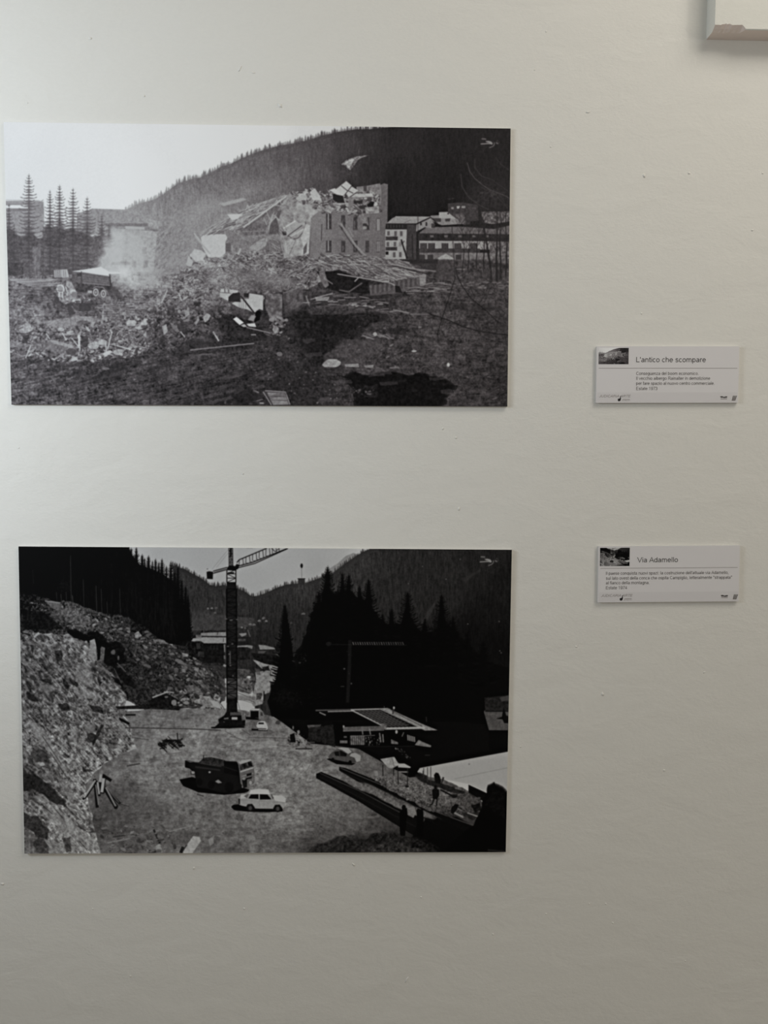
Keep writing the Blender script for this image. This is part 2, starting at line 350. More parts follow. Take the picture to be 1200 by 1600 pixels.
    C.fill([(36, 525), (46, 522), (42, 537), (34, 536)], 62, .7); C.fill([(126, 524), (138, 526), (137, 541), (128, 541)], 64, .75)
    rubble(C, [(30, 552), (130, 556), (210, 552), (205, 560), (120, 566), (32, 560)], 60, 1.5, 5, 130, 205, 0, .8, 2, .85, .5, 18)
    # centre heap
    heap = [(232, 490), (250, 468), (262, 450), (285, 425), (300, 404), (330, 398), (372, 396), (420, 392), (470, 398), (520, 404), (560, 408), (600, 408), (640, 414), (660, 424), (600, 440), (560, 430), (500, 440), (470, 452), (415, 458), (400, 500), (395, 530), (350, 545), (300, 545), (240, 548), (232, 520)]
    ht = T([(250, 480, 118), (300, 440, 138), (330, 415, 145), (360, 440, 125), (420, 420, 120), (470, 425, 112), (420, 445, 112), (470, 405, 105), (300, 480, 112), (260, 520, 100), (340, 500, 90), (370, 520, 60), (320, 530, 74), (270, 545, 78), (380, 480, 84), (540, 415, 112), (600, 420, 112), (640, 425, 105)])
    C.rfill(heap, ht * (1 + .17 * n3 + .12 * n1 + .1 * n12) * .92, .97, 4, 0, 5, 2)
    rubble(C, heap, 1300, 1., 4.2, .6, 1.45, 0., .9, 2.2, .8, .6, 19, ht)
    sticks(C, [(300, 405), (430, 395), (500, 402), (520, 425), (440, 440), (300, 436)], 260, 5, 20, .7, 1.6, 95, 185, -.15, .9, .7, 20)
    rubble(C, [(240, 478), (345, 470), (350, 530), (300, 540), (240, 545)], 420, 1.5, 7, .5, 1.5, .3, 1.4, 1.7, .55, .7, 21, ht)
    C.rfill([(330, 424), (380, 420), (440, 432), (470, 440), (440, 456), (380, 450), (320, 446)], ht * (.92 + .14 * n2), .55, 3, 0, 9)
    C.rfill([(385, 428), (420, 424), (462, 440), (440, 448), (400, 440)], 122, .4, 3, 10, 11)
    for q_ in range(26):
        x_, y_ = 236 + 110 * RS.rand(), 478 + 60 * RS.rand(); C.rfill([(x_, y_), (x_ + 12, y_ - 3), (x_ + 14, y_ + 6), (x_ + 3, y_ + 8)], 58, .45, 2, 8, q_, 2)
    C.rfill([(338, 500), (352, 492), (392, 500), (418, 528), (380, 545), (345, 544), (350, 520)], 38, .85, 4, 8)
    C.rfill([(300, 528), (350, 530), (400, 540), (330, 552), (270, 556)], 46, .5, 4, 8, 3)
    C.rfill([(360, 472), (396, 486), (400, 500), (366, 498)], 46, .6, 3, 8)
    sticks(C, [(335, 500), (400, 505), (410, 540), (340, 540)], 40, 4, 14, .7, 1.3, 50, 90, .4, .6, .6, 22)
    for x0_, y0_, x1_, y1_, w, v in ((261, 464, 290, 482, 3, 100), (252, 474, 262, 452, 2.4, 165), (262, 452, 275, 462, 3, 96), (279, 458, 284, 470, 1.8, 180), (282, 518, 289, 527, 1.8, 170), (297, 547, 397, 536.5, 2., 118), (333, 518, 342, 533, 2.4, 188), (295, 555, 332, 553, 2, 92), (302, 470, 318, 462, 1.4, 150)): C.line([(x0_, y0_), (x1_, y1_)], w, v, .9)
    for P, v in (([(317, 496), (323, 489), (329, 492), (326, 500), (320, 504)], 150), ([(288, 486), (296, 482), (296, 492), (290, 496)], 140), ([(303, 505), (310, 496), (312, 500), (306, 508)], 135), ([(265, 503), (274, 508), (282, 520), (270, 514)], 112), ([(253, 510), (260, 506), (262, 518), (256, 524)], 160)): C.fill(P, v, .9, 8)
    for q_ in range(70):
        x_, y_ = inside(heap, 1, RS)[0]; b = float(ht[int((y_ - 184) * 2), int(x_ * 2)]); C.blob(x_, y_, 6 + 8 * RS.rand(), 2.5 + 4 * RS.rand(), b * (.55 if q_ % 2 else 1.2), .45, n2, .5)
    # distant part of the ruin: hazy white walls and shattered roof
    C.fill([(340, 342), (352, 334), (392, 320), (396, 330), (366, 348), (342, 356)], 140, .8, 8); C.fill([(342, 318), (380, 309), (386, 312), (350, 322)], 168, .6); C.fill([(344, 323), (400, 312), (396, 326), (362, 334)], 112, .5, 8)
    C.fill([(313, 366), (357, 366), (353, 378), (352, 396), (345, 402), (325, 402), (316, 386)], 180, .96, 3)
    C.fill([(304, 389), (314, 391), (322, 397), (317, 407), (306, 409), (296, 399)], 176, .95, 4); C.fill([(294, 399), (302, 409), (298, 417), (291, 414)], 168, .95)
    for dx in (0, 3.4): C.line([(303 + dx * .4, 364 + dx * 1.6), (325 + dx, 393 + dx)], 2.2, 170 - dx * 4, .85)
    C.fill([(357, 367), (366, 360), (400, 348), (432, 334), (438, 345), (436, 372), (418, 380), (400, 392), (352, 396), (352, 379)], 118, .95, 8)
    C.fill([(370, 357), (410, 345), (420, 350), (415, 366), (384, 368)], 96, .8, 8); C.fill([(395, 372), (415, 368), (410, 380), (395, 388)], 104, .7, 8)
    C.box(353, 380, 360.5, 393, 92, .9); C.box(361, 383, 364, 392, 140, .7); C.line([(376, 388), (372, 398)], 3, 165, .85)
    C.fill([(388, 388), (400, 378), (412, 372), (418, 372), (416, 384), (404, 392)], 146, .85, 10); C.fill([(352, 366), (358, 360), (363, 368), (357, 374)], 120, .8)
    C.line([(366, 362), (384, 375), (388, 376)], 1, 140, .7); C.line([(378, 362), (440, 360)], 2, 130, .6)
    roof = [(312, 365), (320, 358), (337, 350), (352, 343), (372, 342), (384, 326), (392, 322), (420, 312), (445, 304), (449, 306), (430, 320), (414, 333), (404, 339), (382, 354), (366, 361), (356, 358), (336, 362), (314, 368)]
    C.fill(roof, 152, .95, 9)
    sticks(C, roof, 110, 8, 24, .7, 1.8, 124, 178, -.6, .35, .7, 24)
    C.fill([(355, 335), (379, 334), (372, 342), (362, 344)], 184, .95)
    C.line([(380, 355.5), (449, 305.5)], 2.6, 168, .95); C.line([(382, 358), (420, 331)], 1.4, 84, .7); C.line([(384, 329), (387, 320), (392, 332)], 1.4, 168, .7)
    sticks(C, [(384, 328), (414, 316), (414, 324), (390, 340)], 26, 5, 12, .8, 1.5, 150, 180, -.6, .8, .8, 25)
    C.line([(426, 306), (434, 297)], 1., 130, .6); C.line([(448, 320), (453, 300)], 1.6, 135, .8)
    # plastered middle wall
    mid = [(430, 336), (440, 318), (448, 306), (458, 300), (470, 299), (484, 302), (500, 300), (512, 310), (522, 318), (530, 330), (500, 334), (486, 346), (482, 398), (444, 402), (438, 380), (436, 352)]
    C.fill(mid, T([(445, 330, 128), (470, 330, 138), (490, 325, 146), (450, 380, 128), (475, 380, 146), (500, 320, 132)]), 1, 10, n5)
    C.fill([(422, 352), (428, 342), (432, 340), (435, 352), (436, 366), (420, 366)], 84, .95, 4)
    C.fill([(434, 330), (440, 328), (436, 342), (431, 338)], 86, .9)
    for p in ([(416, 329), (419, 337), (424, 345)], [(428, 331), (424, 345), (421, 352), (420, 360)], [(432, 338), (424, 346)], [(428, 336), (436, 344)], [(436, 312), (440, 319), (446, 318)], [(441, 319), (450, 310)], [(424, 320), (440, 322)], [(412, 340), (417, 352)], [(426, 334), (421, 349)]): C.line(p, 1.2, 160, .8)
    C.fill([(442, 357), (450, 350), (462, 344), (466, 348), (473, 350), (468, 360), (452, 370), (445, 366)], 148, .95, 5)
    C.line([(442, 357), (462, 345)], 2.4, 176); C.line([(449, 369), (472, 352)], 1.3, 62, .85); C.line([(452, 371), (474, 358)], 2.2, 170, .8)
    C.fill([(440, 360), (447, 362), (448, 367), (442, 368)], 54, .9)
    C.line([(477, 346), (478, 352), (474, 362), (466, 372), (458, 374), (450, 368)], 1.5, 74, .8)
    C.fill([(470, 372), (478, 350), (484, 352), (483, 396), (470, 398), (474, 386)], 168, .85, 8); C.fill([(442, 380), (456, 372), (466, 380), (462, 396), (446, 398)], 150, .8, 10)
    C.line([(446, 376), (448, 396)], 1.6, 168, .7); C.line([(452, 398), (462, 376)], 1.2, 90, .6); C.fill([(474, 388), (480, 378), (479, 394), (474, 398)], 60, .7)
    sticks(C, [(438, 350), (446, 350), (440, 400), (424, 400)], 22, 6, 16, .9, 1.4, 130, 168, .9, .5, .7, 26)
    # main facade
    fac = T([(490, 350, 118), (500, 390, 112), (530, 350, 106), (540, 390, 100), (575, 350, 100), (590, 390, 98)])
    C.fill([(486, 340), (498, 330), (530, 330), (560, 334), (598, 330), (598, 404), (484, 402)], fac, 1, 3)
    C.fill([(594, 289), (600, 286.5), (606, 288), (604.5, 404), (594, 404)], 94, 1, 3)
    C.fill([(557, 292), (575, 290), (594, 286.5), (596, 300), (594, 332), (560, 332), (556, 310)], 118, .95, 8)
    for x0_, x1_ in ((509.5, 518), (533, 539.5), (552, 558.5), (571, 577), (588.5, 593.5)):
        for ya, yb in ((334 + (x0_ - 509) * .09, 358 + (x0_ - 509) * .02), (376, 394)):
            C.box(x0_, ya, x1_, yb, 62, .95, 6); C.box(x0_ - 1, yb, x1_ + 1, yb + .9, 82, .8)
    for x, ya, yb, v in ((513, 334, 358, 162), (513, 376, 392, 160), (590, 342, 360, 170), (592.3, 342, 360, 160), (590, 377, 393, 142), (592.4, 377, 393, 136), (535, 344, 352, 96), (554, 345, 358, 100), (555, 380, 392, 92), (536, 384, 392, 100)): C.line([(x, ya), (x, yb)], 1.5, v, .9)
    C.line([(503, 350), (502, 376)], 1.2, 58, .9); C.line([(520, 376), (575, 370)], .8, 84, .5)
    for x in (498, 524, 545, 565, 582): C.line([(x, 340), (x, 400)], .6, 94, .4)
    # collapsed upper storey
    top = [(455, 300), (480, 296), (492, 294), (505, 300), (520, 298), (556, 296), (594, 300), (596, 330), (560, 334), (530, 332), (505, 330), (480, 318), (458, 312)]
    C.fill([(500, 302), (560, 300), (594, 304), (594, 328), (560, 332), (524, 328), (500, 318)], 96, .8, 18)
    rubble(C, top, 330, 1.2, 5.5, 70, 186, 0, 1.2, 2, .85, .6, 27)
    sticks(C, top, 110, 4, 13, .7, 1.5, 60, 180, .2, 1., .8, 28)
    C.fill([(488, 312), (484, 300), (492, 294), (500, 306), (503, 314)], 176, .9, 6); C.fill([(462, 310), (470, 302), (478, 302), (480, 312), (466, 314)], 172, .85, 8)
    for P, v in (([(541, 283), (549.5, 290), (537.5, 305), (523, 297)], 170), ([(550, 291.5), (560, 298), (545, 309), (539, 300)], 168), ([(514, 297), (523, 294), (537, 305), (534, 309)], 178)): C.fill(P, v, 1, 4)
    for p in ([(549.5, 290.5), (539, 304)], [(533, 290), (544, 299)], [(544, 298), (552, 302)], [(558, 300), (545, 309)]): C.line(p, 1.3, 66, .9)
    C.fill([(520, 303), (536, 306), (539, 319), (530, 318), (520, 312)], 40, .95); C.fill([(552, 313), (567, 313), (566, 318), (553, 318)], 46, .9); C.fill([(573, 320), (579, 315), (585, 315), (583, 324), (576, 325)], 34, .95); C.fill([(560, 322), (572, 320), (572, 327), (562, 326)], 44, .8)
    C.fill([(568, 290), (573, 290), (573, 299), (568, 299)], 66, .9); C.box(575, 291, 578, 299, 90, .8)
    C.fill([(555, 303), (583, 302), (582, 307), (560, 310), (548, 308)], 168, .9, 8); C.line([(520, 318), (545, 318)], 1.6, 150); C.line([(546, 309), (580, 308)], 1, 84)
    C.line([(585, 324), (592, 308)], 1.5, 158, .9); C.line([(552, 320), (562, 330), (566, 350)], 1.6, 74, .8); C.line([(565, 328), (569, 342)], 2, 128, .8)
    C.fill([(544, 308), (551, 308), (552, 328), (545, 330)], 112, .9, 4); C.fill([(570, 324), (592, 322), (592, 333), (572, 334)], 138, .8, 14); C.fill([(560, 334), (574, 340), (576, 352), (566, 350)], 112, .85, 8); C.box(567, 354, 573, 358, 140, .8); C.box(567, 349, 573, 353, 46, .8)
    C.line([(532, 349), (548, 372), (556, 384), (574, 403)], 3.2, 126, .95); C.line([(530, 352), (552, 384), (570, 404)], 1.2, 56, .85); C.line([(544, 355), (552, 370)], 1.8, 126, .8)
    # timber heap and lean-to
    leanto = [(484, 404), (520, 398), (560, 398), (600, 402), (640, 410), (662, 424), (665, 430), (640, 434), (612, 440), (590, 440), (560, 426), (520, 420), (490, 412)]
    C.fill(leanto, 110, .95, 16, n3)
    sticks(C, leanto, 330, 5, 24, .7, 1.7, 74, 176, .28, .5, .8, 29)
    C.rfill([(495, 424), (530, 422), (575, 440), (578, 458), (540, 458), (512, 450)], 30, .95, 2.5, 4)
    C.fill([(577, 446), (600, 444), (625, 438), (662, 431), (663, 445), (640, 452), (626, 458), (579, 462)], 78, 1, 5)
    for k in range(22): x = 579 + k * 3.7; C.line([(x, 446 - k * .6), (x, 460 - k * .72)], 1., 48 if k % 2 else 104, .8)
    C.fill([(617, 446), (624, 447), (629, 458), (618, 457)], 32, .9); C.fill([(655, 430), (666, 428), (665, 445), (656, 447)], 122, .95, 6)
    C.line([(527, 428), (575, 436), (610, 442), (617, 446)], 1.8, 136, .9); C.line([(611, 412), (640, 419), (688, 424.5)], 2.2, 128, .95); C.line([(612, 415), (668, 428)], 2., 50, .8)
    C.line([(500, 430), (520, 444)], 1.6, 120, .8); C.line([(530, 453), (545, 456), (566, 442)], 2., 96, .8); C.line([(554, 440), (560, 434)], 1.6, 168, .8)
    C.fill([(498, 424), (506, 420), (514, 446), (508, 450), (500, 436)], 106, .85, 10)
    lowp = [(476, 466), (500, 460), (560, 462), (600, 468), (620, 488), (560, 494), (480, 480)]
    sticks(C, lowp, 80, 5, 26, .8, 1.8, 58, 140, .0, .2, .8, 30); rubble(C, [(540, 474), (600, 474), (600, 488), (545, 486)], 24, 2, 5, 90, 150, 0, .5, 2, .8, .5, 31)
    C.line([(485, 468), (520, 458)], 2, 130, .8); C.line([(478, 462), (484, 480)], 2, 128, .8); C.line([(614, 484), (639, 489)], 2.2, 112, .9); C.fill([(492, 464), (515, 464), (512, 470), (494, 470)], 136, .8, 8)
    sticks(C, [(636, 448), (700, 438), (720, 448), (700, 458), (640, 460)], 40, 5, 22, .7, 1.6, 80, 140, 0., .2, .7, 32)
    # cellar walls
    C.fill([(416, 458), (441, 460), (441, 500), (424, 502), (414, 480)], 96, .95, 12, n5); C.fill([(442, 459), (460, 452), (473, 447), (474, 478), (462, 492), (446, 496)], 82, .95, 9, n5); C.line([(441.5, 459), (441.5, 494)], 1, 48, .8); C.line([(442, 458), (473, 447)], 1.4, 122, .8)
    C.fill([(376, 467), (389, 467), (390, 458), (411, 461.5), (411, 485), (405, 483), (397, 489), (388, 484), (372, 480), (362, 474)], 166, 1, 4)
    for x in (374, 377, 380, 384): C.line([(x, 468), (x, 482)], .9, 108, .8)
    C.fill([(345, 451), (358, 452), (372, 454), (372, 457), (361, 460), (356, 470), (343, 463)], 166, 1, 8); C.line([(344, 457), (361, 458)], .9, 84); C.line([(351, 451), (351.5, 457)], 1, 60); C.line([(357, 452), (357.5, 458)], 1, 60)
    C.fill([(357, 471), (357, 464), (364, 458), (375, 457), (376, 472)], 48); C.fill([(381, 458), (389, 458), (388, 465), (381, 464)], 48); C.line([(376, 462), (398, 490)], 2.4, 50); C.line([(388, 457), (413, 461)], 1.3, 60)
    C.fill([(399, 489), (402, 485), (408, 487), (406, 500), (397, 504)], 24); C.fill([(387, 500), (393, 492), (400, 494), (396, 502)], 128, .95)
    C.fill([(364, 498.5), (369.5, 495), (381, 504), (374.5, 508)], 205); C.fill([(376, 508), (382, 506.5), (386, 510.5), (380, 511)], 160); C.fill([(385, 506), (398, 505), (400.5, 511), (389, 510)], 190)
    C.line([(385, 511.5), (438, 524)], 1.6, 128, .9); C.line([(412, 520), (426, 527)], 1.2, 96, .8); C.line([(392, 523), (400, 523)], 1.8, 140, .9)
    rubble(C, [(415, 500), (440, 496), (446, 506), (438, 524), (424, 520)], 36, 1.5, 7, 70, 150, 0, 1, 1.5, .85, .6, 33); C.ell(431, 515, 5, 6, 138, .85, 0, .3, 14); C.ell(447.5, 500, 2.6, 2.6, 140)
    # hollow and slopes on the right
    C.rfill([(446, 492), (500, 484), (560, 484), (604, 494), (612, 504), (566, 512), (560, 524), (530, 536), (506, 556), (492, 570), (484, 545), (466, 530)], 30, .74, 7, 8, 2, 5)
    C.blob(520, 505, 34, 16, 24, .6, n3, .4); C.blob(492, 545, 14, 18, 28, .5, n3, .4)
    C.rfill([(478, 480), (530, 476), (600, 484), (604, 490), (540, 492), (480, 490)], 74, .5, 3, 12, 4)
    C.rfill([(608, 512), (640, 514), (636, 522), (610, 522)], 34, .6, 3, 5, 6)
    C.rfill([(690, 470), (760, 474), (790, 486), (750, 490), (700, 482)], 40, .5, 3, 8, 8)
    C.rfill([(506, 556), (530, 540), (560, 530), (592, 526), (600, 545), (560, 566), (520, 574), (510, 570)], 70, .75, 4, 9, 3)
    C.rfill([(530, 588), (560, 582), (600, 582), (660, 584), (694, 592), (712, 602), (706, 612), (694, 622), (690, 642), (552, 642), (556, 610)], 19, .95, 5, 3, 5)
    C.rfill([(556, 600), (590, 600), (592, 622), (560, 622)], 40, .4, 4, 10, 7)
    C.rfill([(430, 560), (486, 560), (520, 600), (540, 640), (400, 640)], 42, .5, 6, 10, 8)
    for q_ in range(60):
        x_, y_ = 440 + 350 * RS.rand(), 480 + 150 * RS.rand(); w_ = 8 + 24 * RS.rand(); C.rfill([(x_, y_), (x_ + w_, y_ - 2), (x_ + w_ * 1.1, y_ + 3), (x_ + 2, y_ + 5)], 38 if RS.rand() < .6 else 88, .3, 2, 4, q_, 2)
    rubble(C, [(420, 500), (470, 540), (500, 580), (540, 590), (540, 632), (430, 632), (410, 560)], 130, .8, 3, 60, 150, 0, 1, 1.6, .6, .4, 34)
    rubble(C, [(560, 505), (640, 520), (660, 560), (640, 580), (560, 565)], 90, .8, 3.2, 60, 140, 0, .6, 2, .6, .4, 35)
    sticks(C, [(570, 520), (615, 522), (612, 532), (572, 530)], 16, 5, 14, 1., 1.8, 84, 128, .2, .5, .85, 36)
    C.ell(586, 522, 3, 3, 150, .9, 0, .3); C.line([(566, 524), (584, 530)], 2.4, 112, .9); C.line([(590, 525), (616, 529)], 2., 100, .9)
    C.ell(518, 568, 14, 7.2, 140, .95, -.15, .2, 12); C.line([(506, 574), (530, 575)], 1.6, 44, .7)
    C.fill([(538, 569), (560, 568), (561, 574), (540, 573)], 128, .9, 8); C.fill([(568, 571), (584, 570), (583, 575), (570, 574)], 120, .9, 8); C.line([(586, 572), (602, 580)], 1.6, 84, .9); C.line([(609, 575), (624, 574)], 1.6, 110, .9); C.ell(647, 548.7, 4, 1.4, 150); C.ell(700.5, 570, 2.4, 3.2, 160); C.ell(656, 511, 3, 1.4, 110, .9); C.ell(437, 553, 4.5, 3.6, 110, .8, 0, .3)
    C.line([(641, 491), (672, 491)], 1.6, 104, .8)
    rubble(C, [(550, 604), (585, 604), (585, 616), (552, 616)], 14, 1.5, 5, 60, 100, 0, .6, 1.4, .7, .3, 37)
    rubble(C, [(760, 580), (796, 570), (792, 634), (750, 630)], 60, 1, 4, 40, 90, -.2, .5, 2, .7, .5, 38)
    rubble(C, [(20, 570), (400, 550), (400, 628), (22, 628)], 150, .7, 2.2, .8, 1.7, -.2, .4, 2.4, .5, .5, 39, g)
    sticks(C, [(20, 560), (400, 545), (420, 628), (22, 628)], 220, 10, 46, .7, 2., 44, 92, -.22, .2, .28, 40)
    C.rfill([(132, 594), (170, 574), (194, 566), (202, 578), (190, 592), (160, 598)], 42, .6, 5, 6); C.ell(165, 576, 6, 2, 120, .7, 0, .4); C.ell(210, 593, 1.6, 1.2, 170)
    # broken sash lying in the foreground
    C.fill([(411, 611), (418, 609), (447, 612), (454, 633), (424, 633)], 60); C.fill([(417, 613), (445, 614), (451, 632), (427, 633)], 118, 1, 5); C.line([(411, 612), (424, 633)], 1.4, 130); C.line([(414, 610.5), (446, 612.5), (453, 632)], 1.2, 140)
    for k in (1, 2): C.line([(418 + k * 3, 613 + k * 6), (446 + k * 2, 614 + k * 6)], .9, 66)
    C.line([(394, 628), (411, 624)], 1.4, 112, .9); C.ell(400, 612, 5, 1.6, 118, .9, .3, .3); C.ell(352, 629, 1.4, 2.4, 150); C.ell(362, 631, 1.6, 1.2, 130); C.ell(392, 631, 3, 1.4, 110); C.ell(409, 630, 4, 1.6, 120)
    C.rfill([(340, 622), (385, 600), (410, 618), (400, 640), (350, 640)], 32, .6, 5, 5)
    for q_ in range(50):
        x_, y_ = 20 + 400 * RS.rand(), 560 + 70 * RS.rand(); w_ = 14 + 34 * RS.rand(); C.rfill([(x_, y_), (x_ + w_, y_ - w_ * .25), (x_ + w_ * 1.1, y_ - w_ * .2 + 2), (x_ + 3, y_ + 4)], 46 if q_ % 2 else 98, .28, 2.5, 5, q_, 2)
    # village on the right
    C.fill([(673, 337), (712, 335), (722, 350), (690, 352), (672, 344)], 124, .95, 5); C.fill([(686, 331.5), (703, 331), (712, 334), (712, 342), (686, 341)], 142)
    C.box(699, 332.5, 701.5, 335, 60); C.fill([(695, 342), (704, 341), (703, 346), (696, 346)], 66); C.fill([(676, 341), (689, 341), (689, 347), (678, 346)], 62)
    C.fill([(700, 318), (722, 316), (746, 320), (748, 348), (724, 352), (716, 344), (700, 332)], 60, .95, 4); C.box(705, 323.5, 709, 327, 112); C.fill([(713.5, 322), (719, 322), (717, 326), (714, 326)], 150); C.box(721, 322, 727, 325, 126); C.box(738, 324, 744, 327, 70)
    C.fill([(712, 334), (724, 333), (728, 350), (714, 350)], 100, .7, 12); C.fill([(734, 346), (752, 344), (756, 352), (736, 353)], 36)
    C.fill([(752, 331), (797, 330), (797, 346), (770, 350), (754, 348)], 96, .9, 18)
    C.fill([(655, 364), (666, 355), (720, 354), (772, 358), (797, 352), (797, 372), (656, 366)], 94, .98, 4)
    C.fill([(604, 349), (613, 341), (619, 338), (674, 339), (664, 343), (650, 349.5)], 126, 1, 4); C.line([(618, 338.4), (674, 339)], 1., 150, .8); C.line([(632, 348), (641, 344)], .8, 70, .8)
    C.fill([(603, 349.5), (652, 349), (651, 359), (602, 358)], 44)
    for k in range(6): C.line([(606 + k * 4.6, 351), (606 + k * 4.6, 356)], 1.2, 74, .8)
    C.fill([(602, 358.5), (636, 358.5), (634.5, 405), (602, 405)], 142, 1, 3); C.fill([(636, 351), (651, 351), (650, 406), (634, 406)], 60, 1, 3)
    C.fill([(651, 351), (672, 341), (680, 351), (676, 357), (664, 355), (650, 362)], 124, 1, 3); C.line([(650, 350), (673, 339.5), (684, 350)], 1.6, 40); C.box(656.5, 348, 659, 352, 46); C.box(665, 347, 667.4, 353, 46); C.box(674, 349, 680, 356, 50, .8)
    for x, ya, yb in ((605, 361, 368), (616, 361, 369), (625, 361, 369), (604, 378, 385), (615, 378, 385), (614, 394, 402), (623.5, 394, 402)): C.box(x, ya, x + 4, yb, 84)
    C.box(602.5, 369.5, 621.5, 375.5, 58, 1, 4); C.box(602.5, 386, 620.5, 391.5, 58, 1, 4); C.box(602.5, 393, 607, 398, 40); C.box(623.5, 378, 627, 385, 112)
    C.fill([(654, 364.5), (797, 366), (797, 377), (654, 376)], 46, .97, 4)
    for x in (672, 694, 716, 738, 758): C.box(x, 367.5, x + 5.5, 370.8, 88)
    C.fill([(655, 376), (765, 377), (765, 390), (655, 389)], 134, 1, 4); C.fill([(765, 377), (797, 378), (797, 412), (765, 410)], 104, .8, 16)
    for x in (656.5, 669, 690, 710, 735):
        C.box(x, 380, x + 10.5, 388.6, 50)
        for d in (2.6, 5.2, 7.8): C.line([(x + d, 380), (x + d, 388)], .8, 112, .7)
    C.box(654, 388.4, 750, 395.2, 60, 1, 4); C.box(655, 395, 765, 408, 100, 1, 8)
    for x in (655, 668, 692, 712): C.box(x, 398, x + 9, 405.5, 54, .95)
    C.fill([(684, 403.4), (690, 399.5), (697, 396.5), (704, 400.5), (711, 405), (685, 405)], 142, 1, 5); C.box(681, 406, 709, 437, 66, .95, 5); C.box(640, 405, 684, 412, 44, .9); C.fill([(700, 408), (760, 406), (762, 424), (702, 424)], 60, .7, 8)
    C.fill([(708, 406), (797, 404), (797, 440), (712, 440)], 62, .6, 12); C.line([(712, 420.6), (728, 420.6)], 1.2, 124, .9); C.fill([(640, 412), (682, 410), (684, 424), (650, 420)], 48, .6)
    C.line([(706, 352), (709, 398), (711, 436)], 1.3, 50, .9)
    # stumps and bare trees
    C.line([(627, 374), (629, 382), (633, 394), (636, 404)], 2., 40, 1, 2.8); C.line([(628, 382), (632, 376)], 1, 46); C.line([(644, 366), (645, 404)], 1.8, 40, .9); C.line([(653, 335), (653, 360), (655, 404)], 1, 46, .8); C.line([(651, 375), (653, 402)], 1.4, 44, .8)
    def bare(x, y0_, y1_, w, seed, lean=0.):
        rs = np.random.RandomState(seed); P = [(x, y0_)]; n = 7
        for k in range(n): P.append((P[-1][0] + lean + (rs.rand() - .5) * 3.4, P[-1][1] + (y1_ - y0_) / n))
        for k in range(n):
            C.line([P[k], P[k + 1]], w * (1 - k / n * .7), 40, .95)
            for s in (-1, 1):
                if k > 1:
                    q = P[k + 1]; L = 9 + 8 * rs.rand(); e = (q[0] + s * L * .5, q[1] - L * .8); C.line([q, e], .9, 46, .75)
                    C.line([e, (e[0] + s * 3, e[1] - 7)], .6, 50, .6); C.line([((q[0] + e[0]) / 2, (q[1] + e[1]) / 2), (e[0] - s * 3, e[1] - 5)], .6, 50, .6)
    for a_ in ((768, 442, 340, 4, 1, -1.2), (776, 440, 330, 3.6, 2, .6), (782, 436, 332, 3, 3, -.3), (755, 430, 345, 2.2, 4, -.6), (732, 428, 352, 1.8, 5, .2), (790, 430, 320, 2.6, 6, .2), (745, 420, 340, 1.6, 7, .3), (722, 425, 350, 1.4, 8, -.3)): bare(*a_)
    for k in range(46): x = 712 + 84 * RS.rand(); C.line([(x, 440 - 14 * RS.rand()), (x + 8 * RS.rand() - 4, 415 + 10 * RS.rand())], .7, 40 if k % 2 else 86, .5)
    sticks(C, [(736, 440), (796, 436), (796, 520), (762, 500), (728, 462)], 150, 6, 22, .5, 1., 34, 84, .9, 1.3, .55, 42)
    for k in range(26): x = 716 + 80 * RS.rand(); y = 440 + 10 * RS.rand(); C.ell(x, y, 2 + 3 * RS.rand(), 1.2, 104, .6, 0, .5)
    for p, v, w in (([(730, 254), (734, 268), (742, 279), (754, 289), (764, 296), (790, 306), (796, 310)], 82, 1.1), ([(742, 248), (742, 262), (752, 275), (770, 281)], 66, .9), ([(720, 272), (722, 292), (732, 308), (748, 320), (764, 328)], 64, 1.2), ([(776, 248), (784, 258), (796, 266)], 64, .8), ([(750, 292), (772, 302), (794, 326)], 66, .7), ([(770, 282), (796, 300)], 60, .7), ([(744, 316), (760, 306), (790, 300)], 58, .7)): C.line(p, w, v, .75)
    C.blob(765, 305, 24, 16, 62, .35, n3, .8)
    for p, w in (([(712, 418), (714, 430), (722, 447), (736, 466), (760, 486), (780, 505)], 1.5), ([(670, 490), (700, 500), (722, 510), (750, 518), (796, 524)], 1.8), ([(712, 432), (700, 470), (690, 500), (683, 524)], 1.2), ([(692, 502), (689, 515), (697, 528)], .8), ([(700, 534), (712, 544)], .8)): C.line(p, w, 32, .85)
    C.a *= 1 + (.05 * n1 + .03 * C.noise(1, None, 91, 1)) * np.clip((190 - C.a) / 80, .12, 1)
    crispen(C, 4., .3)
    signature_mark(C, 752.5, 217, 150)
    C.soften(.65)
    return C

